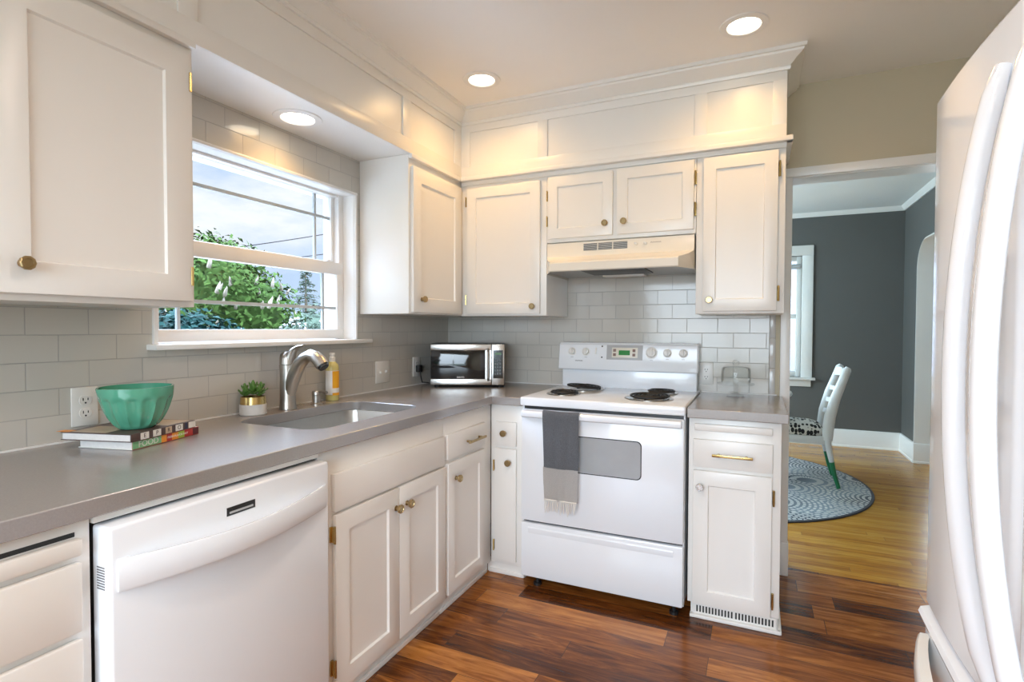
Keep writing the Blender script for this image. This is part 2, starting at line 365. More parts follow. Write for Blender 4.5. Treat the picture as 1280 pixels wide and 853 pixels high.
# left wall with the window opening
WY0, WY1, WZ0, WZ1 = 1.170, 2.165, 1.206, 1.937
b = bm_new()
box(b, XW-0.185, XW, YR, WY0, -0.7, 2.6); box(b, XW-0.185, XW, WY1, 3.2, -0.7, 2.6)
box(b, XW-0.185, XW, WY0, WY1, -0.7, WZ0-0.006); box(b, XW-0.185, XW, WY0, WY1, WZ1, 2.6)
struct('wall_left', b, M['tileL'])
# partition between kitchen and dining room with the doorway
DO0, DO1, DOZ = 0.155, 1.05, 2.03
b = bm_new(); box(b, XW-0.14, DO0, YW+0.01, 3.21, -0.05, 2.55); box(b, DO1, 1.3, YW+0.01, 3.21, -0.05, 2.55); box(b, DO0, DO1, YW+0.01, 3.21, DOZ, 2.55)
struct('wall_back', b, M['taupe'])
b = bm_new(); box(b, XW, 0.061, YW, YW+0.012, 0.90, 1.80); struct('wall_backsplash', b, M['tileB'])
b = bm_new()
for k in range(6): box(b, 0.0625, 0.091, YW-0.001, YW+0.012, 0.905+k*0.156, 0.905+k*0.156+0.1542, bev=0.0015)
struct('trim_tile_edge', b, M['vtile'])
# doorway casing, jamb and plinths
b = bm_new()
box(b, 0.112, 0.158, 3.055, YW+0.012, 0.0, DOZ-0.003, bev=0.002); box(b, DO1-0.003, DO1+0.06, 3.055, YW+0.012, 0.0, DOZ-0.003, bev=0.002)
box(b, 0.112, DO1+0.06, 3.053, YW+0.012, DOZ-0.002, DOZ+0.042, bev=0.003)
box(b, 0.148, 0.158, YW, 3.23, 0, DOZ, bev=0.002); box(b, DO1-0.005, DO1+0.005, YW, 3.23, 0, DOZ, bev=0.002); box(b, DO0, DO1, YW, 3.23, DOZ-0.004, DOZ+0.004)
box(b, 0.108, 0.162, 3.048, 3.10, 0, 0.17, bev=0.004)
struct('trim_doorway_casing', b, M['trim'])
b = bm_new(); box(b, 1.12, 1.24, YR, 3.1, -0.05, 2.55); struct('wall_right', b, M['taupe'])
RWX0, RWX1, RWZ0, RWZ1 = -1.45, 0.85, 0.5, 2.2
b = bm_new(); box(b, -2.0, RWX0, YR-0.12, YR, -0.05, 2.55); box(b, RWX1, 1.3, YR-0.12, YR, -0.05, 2.55); box(b, RWX0, RWX1, YR-0.12, YR, -0.05, RWZ0); box(b, RWX0, RWX1, YR-0.12, YR, RWZ1, 2.55)
struct('wall_rear', b, M['taupe'])
w = thing('window_3', 'unseen wide window added in the wall behind', 'window'); w['kind'] = 'structure'  # unseen window added to let daylight reach the fronts facing the camera
b = bm_new()
for x in (RWX0, -0.33, RWX1-0.06): box(b, x, x+0.06, YR-0.1, YR+0.02, RWZ0, RWZ1, bev=0.003)
for z in (RWZ0, RWZ1-0.06): box(b, RWX0, RWX1, YR-0.1, YR+0.02, z, z+0.06, bev=0.003)
obj('window_frame', b, M['trim'], w)

b = bm_new(); box(b, -2.07, 5.3, YR-0.15, 10.3, 2.66, 2.78); struct('sun_leak_slab', b, M['roof'])  # unseen slab added over the ceilings to stop sun leaking in
b = bm_new(); box(b, 1.12, 1.40, 3.1, 3.2, 0, 2.66); box(b, 1.24, 1.40, YR, 3.1, 2.4, 2.66); box(b, -2.0, 1.3, 3.19, 3.21, 2.4, 2.66); struct('wall_infill', b, M['taupe'])  # unseen fillers added to close wall gaps where sun leaked through
# ------------------------------------------------------------------ kitchen window
def build_window():
    w = thing('window_1', 'white double-hung window over the sink with prairie grilles', 'window'); w['kind'] = 'structure'
    X = XW
    b = bm_new()      # narrow casing bead around the tiled opening
    box(b, X-0.005, X+0.010, WY0-0.016, WY0, 1.206, WZ1, bev=0.003); box(b, X-0.005, X+0.010, WY1, WY1+0.014, 1.206, WZ1, bev=0.003)
    box(b, X-0.005, X+0.011, WY0-0.017, WY1+0.015, WZ1, WZ1+0.013, bev=0.003)
    obj('window_casing', b, M['trim'], w)
    b = bm_new(); box(b, X-0.072, X+0.052, 1.135, 2.245, 1.186, 1.206, bev=0.004)
    obj('window_sill', b, M['trim'], w)
    xo = X-0.19
    b = bm_new()      # deep white reveal
    box(b, xo, X-0.001, WY0-0.02, WY0+0.001, WZ0-0.02, WZ1+0.02); box(b, xo, X-0.001, WY1-0.001, WY1+0.02, WZ0-0.02, WZ1+0.02)
    box(b, xo, X-0.001, WY0+0.001, WY1-0.001, WZ1-0.001, WZ1+0.02); box(b, xo, X-0.074, WY0+0.001, WY1-0.001, WZ0-0.02, WZ0+0.001)
    obj('window_jamb', b, M['trim'], w)
    b = bm_new()      # fixed vinyl frame
    x0, x1 = X-0.150, X-0.070
    box(b, x0, x1, WY1-0.034, WY1-0.001, WZ0, WZ1-0.001, bev=0.002); box(b, x0, x1, WY0+0.001, WY0+0.034, WZ0, WZ1-0.001, bev=0.002)
    box(b, x0+0.001, x1-0.004, WY0+0.034, WY1-0.034, WZ1-0.012, WZ1-0.001, bev=0.002)
    obj('window_frame', b, M['trim'], w)
    b = bm_new()      # outside casing
    box(b, xo-0.015, xo, WY1, WY1+0.09, WZ0, WZ1); box(b, xo-0.015, xo, WY0-0.09, WY0, WZ0, WZ1)
    box(b, xo-0.016, xo, WY0-0.09, WY1+0.09, WZ1, WZ1+0.09); box(b, xo-0.05, xo, WY0-0.09, WY1+0.09, WZ0-0.06, WZ0-0.001)
    obj('outer_casing', b, M['trim'], w)
    def sash(name, xc, y0, y1, z0, z1, st, top, bot, mz, mys):
        b = bm_new()
        box(b, xc-0.016, xc+0.016, y0, y0+st, z0, z1, bev=0.003); box(b, xc-0.016, xc+0.016, y1-st, y1, z0, z1, bev=0.003)
        box(b, xc-0.0165, xc+0.0165, y0+0.0007, y1-0.0007, z1-top, z1+0.0006, bev=0.003); box(b, xc-0.0165, xc+0.0165, y0+0.0007, y1-0.0007, z0-0.0006, z0+bot, bev=0.003)
        s = obj(name, b, M['trim'], w)
        b = bm_new(); gy0, gy1, gz0, gz1 = y0+st, y1-st, z0+bot, z1-top
        box(b, xc-0.005, xc+0.006, gy0, gy1, mz-0.007, mz+0.007)
        for my in mys: box(b, xc-0.0055, xc+0.0065, my-0.006, my+0.006, gz0, gz1)
        obj('muntins', b, M['muntin'], s)
        b = bm_new(); box(b, xc-0.001, xc+0.001, gy0-0.004, gy1+0.004, gz0-0.004, gz1+0.004)
        obj('window_pane', b, M['pane'], s)
    sash('upper_sash', X-0.117, WY0+0.034, WY1-0.034, 1.56, WZ1-0.001, 0.020, 0.013, 0.040, 1.818, (1.322, 2.012))
    sash('lower_sash', X-0.083, WY0+0.012, WY1-0.012, WZ0+0.004, 1.592, 0.039, 0.060, 0.046, 1.363, (1.298, 2.028))
    b = bm_new(); box(b, X-0.085, X-0.070, 2.06, 2.10, 1.591, 1.600, bev=0.003); box(b, X-0.08, X-0.062, 2.045, 2.066, 1.593, 1.604, bev=0.003)
    obj('sash_lock', b, M['trim'], w)
M['muntin'] = mat('grey_grille', (0.46, 0.50, 0.52), 0.4, var=0.02)
build_window()

# ------------------------------------------------------------------ soffit, ledge, crown
def soffit(name, o, n, u0, u1, panels, v0, v1, z0, z1, back):
    b = bm_new()
    rec = 0.008
    if o == 'L': box(b, back, n-rec, u0, u1, z0, z1)
    else: box(b, u0, u1, n+rec, back, z0, z1)
    nn = n-rec if o == 'L' else n+rec
    face_panel(b, o, u0, u1, z0, v0, nn, rec, bev=0.0012); face_panel(b, o, u0, u1, v1, z1, nn, rec, bev=0.0012)
    e = [u0]
    for a, c in panels: e += [a, c]
    e.append(u1)
    for k in range(0, len(e), 2):
        if e[k+1]-e[k] > 0.001: face_panel(b, o, e[k], e[k+1], v0-0.001, v1+0.001, nn, rec, bev=0.0012)
    return struct(name, b, M['paint'])
soffit('trim_soffit_left', 'L', -1.553, YR, 2.712, [(-0.9, -0.05), (0.01, 1.046), (1.106, 2.147), (2.213, 2.632)], 2.190, 2.374, ZS, ZC, XW)
soffit('trim_soffit_back', 'B', 2.702, -1.56, 0.112, [(-1.497, -1.081), (-1.027, -0.280), (-0.224, 0.055)], 2.181, 2.376, ZS, ZC, YW+0.01)
b = bm_new()
face_panel(b, 'B', -1.556, 0.138, 2.100, 2.122, 2.722, 0.042, bev=0.003)
box(b, 0.112, 0.138, 2.69, YW, 2.100, 2.122, bev=0.003)
face_panel(b, 'B', -1.556, 0.114, 2.078, 2.101, 2.722, 0.012, bev=0.003)
face_panel(b, 'L', YR, 1.093, 2.100, 2.121, XU, 0.022, bev=0.003); face_panel(b, 'L', 2.205, 2.70, 2.100, 2.121, XU, 0.022, bev=0.003)
struct('trim_ledge', b, M['paint'])
CR = [(0, 2.415), (0.010, 2.415), (0.013, 2.425), (0.010, 2.432), (0.020, 2.438), (0.034, 2.452), (0.050, 2.462), (0.060, 2.470), (0.062, 2.478), (0.070, 2.480), (0.072, 2.495), (0, 2.495)]
b = bm_new()
x0, y0 = -1.553, 2.702
# mitred runs: left run along y, back run along x, return along the right end
def sweep_mitre(bm, prof, path):
    rings = []
    for (px, py), (mx, my) in path:
        rings.append([bm.verts.new((px + mx*d, py + my*d, z)) for d, z in prof])
    for A, B in zip(rings, rings[1:]):
        n = len(A)
        for k in range(n): bm.faces.new((A[k], A[(k+1)%n], B[(k+1)%n], B[k]))
    bm.faces.new(rings[0][::-1]); bm.faces.new(rings[-1])
sweep_mitre(b, CR, [((x0, YR), (1, 0)), ((x0, y0), (1, -1)), ((0.112, y0), (1, -1)), ((0.112, YW+0.008), (1, 0))])
struct('trim_crown', b, M['paint'], ang=25)

# ------------------------------------------------------------------ cabinet hardware
def knob(o, u, v, n, parent, r=0.0165, m=None):
    b = bm_new(); prof = [(0.0, 0), (r*0.62, 0), (r*0.62, 0.003), (r*0.42, 0.005), (r*0.42, 0.013), (r*0.92, 0.016), (r, 0.019), (r, 0.026), (r*0.86, 0.0285), (r*0.62, 0.0285), (r*0.55, 0.0265), (0, 0.0265)]
    if o == 'L': lathe(b, prof, (n, u, v), 10, 'X')
    else: lathe(b, prof, (u, n, v), 10, 'Y')
    return obj('knob', b, m or M['brass'], parent, ang=20)
def hinge(o, u, v, n, parent, h=0.055, w=0.010):
    b = bm_new(); face_panel(b, o, u-w/2, u+w/2, v-h/2, v+h/2, n-0.001 if o == 'L' else n+0.001, 0.006, bev=0.001)
    if o == 'L': box(b, n, n+0.017, u-0.001, u+0.001, v-h/2, v+h/2); tube(b, [(n+0.018, u, v-h/2-0.003), (n+0.018, u, v+h/2+0.003)], 0.0040, 8)
    else: box(b, u-0.001, u+0.001, n-0.015, n, v-h/2, v+h/2); tube(b, [(u, n-0.015, v-h/2-0.003), (u, n-0.015, v+h/2+0.003)], 0.0040, 8)
    return obj('hinge', b, M['gold'], parent, label='brass hinge')
def bar_pull(o, u0, u1, v, n, parent):
    b = bm_new()
    if o == 'L':
        box(b, n+0.022, n+0.031, u0, u1, v-0.0055, v+0.0055, bev=0.0015)
        for u in (u0+0.025, u1-0.025): box(b, n, n+0.024, u-0.005, u+0.005, v-0.005, v+0.005, bev=0.001)
    else:
        box(b, u0, u1, n-0.031, n-0.022, v-0.0055, v+0.0055, bev=0.0015)
        for u in (u0+0.025, u1-0.025): box(b, u-0.005, u+0.005, n-0.024, n, v-0.005, v+0.005, bev=0.001)
    return obj('bar_pull', b, M['gold'] if o == 'B' else M['brass'], parent, label='brass bar pull')
def door(o, u0, u1, v0, v1, n, parent, name='door', rail=0.058, t=0.018, kn=None, hs=(), pull=None):
    b = bm_new(); face_panel(b, o, u0, u1, v0, v1, n, t, bev=0.0025, rail=rail)
    d = obj(name, b, M['paint'], parent); s = n+t if o == 'L' else n-t
    if kn: knob(o, kn[0], kn[1], s, d)
    for h in hs: hinge(o, h[0], h[1], n, d, *(h[2:] if len(h) > 2 else ()))
    if pull: bar_pull(o, pull[0], pull[1], pull[2], s, d)
    return d

# ------------------------------------------------------------------ wall cabinets
t = thing('wall_cabinet', 'white wall cabinet left of the window, nearest the camera', 'cabinet', (XU-0.15, 0.6, 1.325))
b = bm_new(); box(b, XW+0.002, XU, -0.25, 1.093, 1.325, ZS-0.001, bev=0.0015); obj('body', b, M['paint'], t)
door('L', 0.606, 1.077, 1.342, 2.077, XU, t, rail=0.075, kn=(0.664, 1.411), hs=((1.0755, 1.995, 0.05, 0.004), (1.0755, 1.417, 0.05, 0.004)))
door('L', 0.10, 0.590, 1.342, 2.077, XU, t, rail=0.075, kn=(0.54, 1.411))
t = thing('wall_cabinet', 'white single-door wall cabinet just right of the window', 'cabinet', (XU-0.15, 2.45, 1.333))
b = bm_new(); box(b, XW+0.002, XU, 2.205, YU+0.02, 1.335, ZS-0.001, bev=0.0015); box(b, XW+0.002, XU-0.02, YU+0.02, YW-0.002, 1.335, ZS-0.001); obj('body', b, M['paint'], t)
door('L', 2.222, 2.698, 1.342, 2.066, XU, t, rail=0.072, kn=(2.292, 1.409))
t = thing('wall_cabinet', 'white tall wall cabinet between the room corner and the range hood', 'cabinet', (-1.3, 2.9, 1.333))
b = bm_new(); box(b, XU+0.001, -1.034, YU, YW-0.002, 1.333, ZS-0.001, bev=0.0015); obj('body', b, M['paint'], t)
door('B', -1.518, -1.068, 1.344, 2.060, YU, t, kn=(-1.105, 1.383), hs=((-1.524, 1.985, 0.05, 0.006), (-1.524, 1.425, 0.05, 0.006)))
t = thing('wall_cabinet', 'white short double-door wall cabinet above the range hood', 'cabinet', (-0.65, 2.9, 1.72))
b = bm_new(); box(b, -1.033, -0.270, YU, YW-0.002, 1.722, ZS-0.001, bev=0.0015); obj('body', b, M['paint'], t)
door('B', -1.022, -0.672, 1.741, 2.066, YU, t, rail=0.052, kn=(-0.708, 1.800), hs=((-1.028, 1.97, 0.05, 0.006), (-1.028, 1.835, 0.05, 0.006)))
door('B', -0.650, -0.279, 1.741, 2.070, YU, t, rail=0.052, kn=(-0.612, 1.802), hs=((-0.273, 1.985, 0.06, 0.010), (-0.273, 1.835, 0.06, 0.010)))
t = thing('wall_cabinet', 'white tall narrow wall cabinet right of the range hood', 'cabinet', (-0.08, 2.9, 1.333))
b = bm_new(); box(b, -0.268, 0.112, YU, YW-0.002, 1.335, ZS-0.001, bev=0.0015); obj('body', b, M['paint'], t)
door('B', -0.236, 0.082, 1.347, 2.070, YU, t, rail=0.055, kn=(-0.205, 1.400), hs=((0.088, 1.985, 0.065, 0.011), (0.088, 1.425, 0.065, 0.011)))

# ------------------------------------------------------------------ base cabinets
ZT = 0.879
def base_box(bm, o, u0, u1, n, back, z0=0.06):
    if o == 'L': box(bm, back, n, u0, u1, z0, ZT, bev=0.0015)
    else: box(bm, u0, u1, n, back, z0, ZT, bev=0.0015)
t = thing('base_cabinet', 'white drawer cabinet left of the dishwasher', 'cabinet', (-1.5, 0.35, 0))
b = bm_new(); base_box(b, 'L', 0.05, 0.632, XB, XW+0.004); box(b, XW+0.01, -1.275, 0.05, 0.632, 0, 0.06); obj('body', b, M['paint'], t)
b = bm_new(); box(b, XB-0.001, XB+0.0012, 0.085, 0.605, 0.845, 0.854); obj('board_gap_shade', b, M['darkvoid'], t)  # dark strip painted on the frame for the shaded gap above the board
b = bm_new(); face_panel(b, 'L', 0.08, 0.612, 0.808, 0.843, XB, 0.019, bev=0.006); obj('cutting_board', b, M['paint'], t)
for v0, v1 in ((0.655, 0.795), (0.40, 0.640), (0.085, 0.385)):
    b = bm_new(); face_panel(b, 'L', 0.08, 0.611, v0, v1, XB, 0.018, bev=0.005); obj('drawer', b, M['paint'], t)

t = thing('base_cabinet', 'white sink base cabinet with two doors and a blank panel', 'cabinet', (-1.5, 1.65, 0))
b = bm_new(); base_box(b, 'L', 1.257, 1.993, XB, XB-0.02); box(b, XW+0.004, XB-0.02, 1.257, 1.272, 0.06, ZT); box(b, XW+0.004, XB-0.02, 1.98, 1.993, 0.06, ZT); box(b, XW+0.004, XB-0.02, 1.257, 1.993, 0.06, 0.08)
box(b, XW+0.01, -1.262, 1.257, 1.993, 0, 0.06); box(b, -1.262, -1.252, 1.257, 1.993, 0, 0.022, bev=0.004); obj('body', b, M['paint'], t)
b = bm_new(); face_panel(b, 'L', 1.315, 1.982, 0.672, 0.795, XB, 0.017, bev=0.003); obj('blank_drawer_panel', b, M['paint'], t)
door('L', 1.318, 1.653, 0.080, 0.662, XB, t, rail=0.062, kn=(1.632, 0.590), hs=((1.312, 0.60, 0.05, 0.012), (1.312, 0.165, 0.05, 0.012)))
door('L', 1.657, 1.986, 0.080, 0.662, XB, t, rail=0.062, kn=(1.700, 0.590))

t = thing('base_cabinet', 'white narrow base cabinet with drawer, right of the sink doors', 'cabinet', (-1.5, 2.2, 0))
b = bm_new(); base_box(b, 'L', 1.994, 2.454, XB, XW+0.004); box(b, XW+0.01, -1.262, 1.994, 2.47, 0, 0.06); box(b, -1.262, -1.252, 1.994, 2.452, 0, 0.022, bev=0.004); obj('body', b, M['paint'], t)
door('L', 2.003, 2.358, 0.686, 0.797, XB, t, name='drawer', rail=0, pull=(2.150, 2.315, 0.738))
door('L', 2.008, 2.358, 0.083, 0.668, XB, t, rail=0.058, kn=(2.072, 0.592))

t = thing('base_cabinet', 'white slim base cabinet with two round knobs just left of the range', 'cabinet', (-1.14, 2.7, 0))
b = bm_new(); base_box(b, 'B', XB+0.002, -1.049, YB, YW-0.004); box(b, -1.26, -1.052, 2.472, 3.0, 0, 0.06); box(b, -1.25, -1.052, 2.462, 2.472, 0, 0.022, bev=0.004); obj('body', b, M['paint'], t)
b = bm_new(); face_panel(b, 'B', -1.205, -1.087, 0.669, 0.790, YB, 0.017, bev=0.002); d = obj('drawer', b, M['paint'], t); knob('B', -1.150, 0.735, YB-0.017, d)
b = bm_new(); face_panel(b, 'B', -1.205, -1.087, 0.082, 0.655, YB, 0.017, bev=0.002); d = obj('door', b, M['paint'], t); knob('B', -1.124, 0.588, YB-0.017, d)
for z in (0.565, 0.155): hinge('B', -1.212, z, YB, d, 0.05, 0.008)

t = thing('base_cabinet', 'white base cabinet between the range and the doorway, floor vent below', 'cabinet', (-0.08, 2.75, 0))
b = bm_new(); base_box(b, 'B', -0.263, 0.100, YB, YW-0.02, 0.062); box(b, -0.25, 0.095, 2.47, 3.0, 0, 0.062)
box(b, -0.252, 0.100, 2.458, 2.470, 0, 0.012); box(b, -0.252, 0.108, 2.440, 2.460, 0, 0.016, bev=0.004); box(b, 0.096, 0.110, 2.442, 3.04, 0, 0.016, bev=0.003)
obj('body', b, M['paint'], t)
b = bm_new(); face_panel(b, 'B', -0.240, 0.067, 0.823, 0.853, YB, 0.014, bev=0.004); obj('cutting_board', b, M['paint'], t)
door('B', -0.243, 0.068, 0.667, 0.786, YB, t, name='drawer', rail=0, pull=(-0.165, -0.006, 0.726))
d = door('B', -0.243, 0.067, 0.064, 0.650, YB, t, rail=0.062, hs=((0.074, 0.565, 0.06, 0.010), (0.074, 0.135, 0.06, 0.010)))
knob('B', -0.213, 0.583, YB-0.018, d, m=M['steel'])
b = bm_new(); box(b, -0.240, 0.090, 2.455, 2.461, 0.012, 0.060, bev=0.001); v = obj('vent_cover', b, M['whiteplastic'], t)
b = bm_new()
for k in range(24):
    x = -0.225 + k*0.0128 + (0.004 if k > 11 else 0); box(b, x, x+0.0068, 2.4542, 2.4552, 0.024, 0.052)
obj('vent_slots', b, M['darkvoid'], v)

# ------------------------------------------------------------------ worktops
def worktop(name, outer, hole, label, z0=0.88, z1=CT):
    b = bm_new(); es = []
    for loop in [outer] + ([hole] if hole else []):
        vs = [b.verts.new((x, y, z1)) for x, y in loop]
        es += [b.edges.new((vs[k], vs[(k+1) % len(vs)])) for k in range(len(vs))]
    r = bmesh.ops.triangle_fill(b, use_beauty=True, use_dissolve=False, edges=es)
    fs = [g for g in r['geom'] if isinstance(g, bmesh.types.BMFace)]
    ex = bmesh.ops.extrude_face_region(b, geom=fs)
    bmesh.ops.translate(b, verts=[g for g in ex['geom'] if isinstance(g, bmesh.types.BMVert)], vec=(0, 0, z0-z1))
    o = obj(name, b, M['quartz'], ang=30, bevel=0.0025); o['label'] = label; o['category'] = 'countertop'
    return o
SX0, SX1, SY0, SY1 = -1.738, -1.335, 1.352, 1.985
worktop('worktop', [(XW+0.001, -0.3), (-1.208, -0.3), (-1.208, 2.417), (-1.047, 2.417), (-1.047, YW-0.001), (XW+0.001, YW-0.001)], rrect(SX0, SX1, SY0, SY1, 0.075, 8), 'long L-shaped grey quartz countertop with the sink cut into it')
worktop('worktop', [(-0.268, 2.417), (0.124, 2.417), (0.124, 3.05), (0.105, YW-0.001), (-0.268, YW-0.001)], None, 'short grey quartz countertop right of the range under the cake stand')
b = bm_new()   # caulk beads where the worktops meet the tile
box(b, XW, XW+0.006, -0.3, YW, CT-0.001, CT+0.005); box(b, XW, -1.047, YW-0.006, YW, CT-0.001, CT+0.005); box(b, -0.268, 0.10, YW-0.006, YW, CT-0.001, CT+0.005)
struct('trim_caulk', b, M['trim'])

# ------------------------------------------------------------------ sink, faucet, soap pump
t = thing('sink', 'stainless steel undermount sink sunk into the grey countertop', 'sink', (-1.54, 1.67, 0.70))
b = bm_new(); rings = []
for ins, z, r in ((-0.018, 0.8795, 0.075), (-0.001, 0.8795, 0.075), (0.0, 0.875, 0.075), (0.006, 0.74, 0.075), (0.016, 0.712, 0.085), (0.05, 0.700, 0.07), (0.15, 0.696, 0.03)):
    rings.append([b.verts.new((x, y, z)) for x, y in rrect(SX0-0.003+ins, SX1+0.003-ins, SY0-0.003+ins, SY1+0.003-ins, r, 8)])
for A, B in zip(rings, rings[1:]):
    n = len(A)
    for k in range(n): b.faces.new((A[k], A[(k+1)%n], B[(k+1)%n], B[k]))
b.faces.new(rings[-1]); obj('basin', b, M['sinksteel'], t, ang=50)
b = bm_new(); lathe(b, [(0, 0.004), (0.025, 0.003), (0.028, 0.006), (0.042, 0.006), (0.045, 0.001), (0, 0.001)], (-1.56, 1.67, 0.6955), 24); obj('drain', b, M['chrome'], t)

t = thing('faucet', 'brushed nickel pull-out kitchen faucet behind the sink', 'faucet', (-1.795, 1.663, CT))
b = bm_new(); lathe(b, [(0, 0), (0.036, 0), (0.037, 0.004), (0.034, 0.012), (0.032, 0.05), (0.031, 0.12), (0.032, 0.17), (0.033, 0.188), (0, 0.188)], (-1.795, 1.663, CT), 28)
obj('faucet_body', b, M['nickel'], t)
b = bm_new()
pp = [(-1.785, 0.985), (-1.772, 1.03), (-1.752, 1.075), (-1.725, 1.115), (-1.695, 1.140), (-1.665, 1.150), (-1.640, 1.144), (-1.618, 1.128), (-1.600, 1.108)]
tube(b, [(x, 1.663, z) for x, z in pp], [0.024, 0.027, 0.028, 0.027, 0.025, 0.025, 0.026, 0.027, 0.026], 16, flat=[(1, 1.05)]*9)
s = obj('spout', b, M['nickel'], t, ang=60)
b = bm_new(); tube(b, [(-1.601, 1.663, 1.1095), (-1.594, 1.663, 1.1015)], [0.022, 0.021], 16); obj('spray_face', b, M['black'], s)
b = bm_new(); lathe(b, [(0.032, 0.190), (0.032, 0.215), (0.028, 0.234), (0.014, 0.243), (0, 0.245)], (-1.795, 1.663, CT), 28)
tube(b, [(-1.788, 1.663, 1.118), (-1.775, 1.663, 1.150), (-1.757, 1.663, 1.172), (-1.735, 1.663, 1.185), (-1.702, 1.663, 1.190)], [0.026, 0.024, 0.017, 0.012, 0.010], 14, flat=[(1, 1), (0.8, 1.0), (0.6, 1.0), (0.5, 1.0), (0.45, 1.0)])
obj('lever', b, M['nickel'], t, ang=60)
t = thing('soap_pump', 'small nickel soap pump set in the counter beside the faucet', 'soap pump', (-1.79, 1.82, CT))
b = bm_new(); lathe(b, [(0, 0), (0.026, 0), (0.026, 0.004), (0.018, 0.008), (0.018, 0.042), (0.020, 0.044), (0.020, 0.056), (0.016, 0.062), (0, 0.063)], (-1.79, 1.82, CT), 22); obj('pump_body', b, M['nickel'], t)
b = bm_new(); tube(b, [(-1.79, 1.82, CT+0.056), (-1.76, 1.82, CT+0.060), (-1.728, 1.82, CT+0.056)], [0.009, 0.007, 0.006], 10); obj('pump_spout', b, M['nickel'], t)

# ------------------------------------------------------------------ soap bottle and succulent
bx_, by_ = -1.825, 1.956
t = thing('soap_bottle', 'clear bottle of yellow dish soap with white cap and orange label', 'bottle', (bx_, by_, CT))
b = bm_new(); lathe(b, [(0, 0.001), (0.028, 0.001), (0.0305, 0.006), (0.0305, 0.155), (0.027, 0.170), (0.016, 0.182), (0.012, 0.186), (0, 0.186)], (bx_, by_, CT), 28); o = obj('bottle_body', b, M['soapglass'] if 'soapglass' in M else M['liquid'], t)
def wrap(name, m, r, a0, a1, z0, z1, par, n=14):
    b = bm_new(); A = [b.verts.new((bx_+r*math.cos(a0+(a1-a0)*k/n), by_+r*math.sin(a0+(a1-a0)*k/n), CT+z0)) for k in range(n+1)]
    B = [b.verts.new((v.co.x, v.co.y, CT+z1)) for v in A]
    for k in range(n): b.faces.new((A[k], A[k+1], B[k+1], B[k]))
    return obj(name, b, m, par)
av = math.atan2(-by_, -bx_)   # towards the viewer's side of the room
lb = wrap('label', M['whiteplastic'], 0.0309, av-1.9, av+1.9, 0.028, 0.142, t, 30)
wrap('orange_panel', M['orange'], 0.0312, av+0.02, av+1.5, 0.060, 0.140, lb); wrap('orange_panel', M['orange'], 0.0312, av+0.02, av+1.5, 0.026, 0.038, lb)
b = bm_new(); lathe(b, [(0, 0.184), (0.0145, 0.184), (0.0145, 0.204), (0.011, 0.207), (0.011, 0.214), (0.0135, 0.215), (0.0135, 0.222), (0.011, 0.225), (0, 0.225)], (bx_, by_, CT), 22); obj('cap', b, M['whiteplastic'], t)

px_, py_ = -1.805, 1.500
t = thing('potted_succulent', 'small green succulent in a white pot with a gold rim band', 'potted plant', (px_, py_, CT))
b = bm_new(); lathe(b, [(0, 0), (0.046, 0), (0.050, 0.004), (0.0495, 0.043), (0, 0.043)], (px_, py_, CT), 32); pot = obj('pot', b, M['ceramic'], t)
b = bm_new(); lathe(b, [(0.0475, 0.043), (0.0455, 0.072), (0.0425, 0.072), (0.0435, 0.05), (0, 0.05)], (px_, py_, CT), 32); obj('gold_band', b, M['gold'], pot)
b = bm_new(); lathe(b, [(0, 0.066), (0.043, 0.064)], (px_, py_, CT), 24); obj('soil', b, M['soil'], pot)
b = bm_new()
def leafblade(bm, base, d, up, ln, wd, th):
    side = d.cross(up).normalized(); A = []
    for s_, w_, h_ in ((0, 0.35, 0), (0.35, 0.9, 0.05), (0.65, 1.0, 0.16), (1.0, 0.05, 0.34)):
        c = base + d*ln*s_ + up*ln*h_
        A.append([bm.verts.new(c + side*wd*w_*0.5), bm.verts.new(c + up*th), bm.verts.new(c - side*wd*w_*0.5), bm.verts.new(c - up*th*0.8)])
    for a, c in zip(A, A[1:]):
        for k in range(4): bm.faces.new((a[k], a[(k+1)%4], c[(k+1)%4], c[k]))
    bm.faces.new(A[0][::-1]); bm.faces.new(A[-1])
for (ox, oy, s, h) in ((0, 0, 1.0, 0.082), (0.022, -0.018, 0.8, 0.078), (-0.02, -0.022, 0.8, 0.076), (0.02, 0.02, 0.8, 0.08), (-0.024, 0.016, 0.75, 0.080), (0.034, 0.0, 0.6, 0.072), (-0.002, -0.034, 0.6, 0.072)):
    for ring, (n, el, ln) in enumerate(((7, 0.25, 0.030), (6, 0.7, 0.025), (4, 1.15, 0.018))):
        for k in range(n):
            a = k*2*PI/n + ring*0.5 + random.uniform(-.2, .2); d = Vector((math.cos(a)*math.cos(el), math.sin(a)*math.cos(el), math.sin(el)))
            up = Vector((-math.cos(a)*math.sin(el), -math.sin(a)*math.sin(el), math.cos(el)))
            leafblade(b, Vector((px_+ox, py_+oy, CT+h+0.006+0.012*ring)), d, up, ln*s*1.25, 0.015*s, 0.003)
obj('succulent_leaves', b, M['leaf'], t, ang=60)

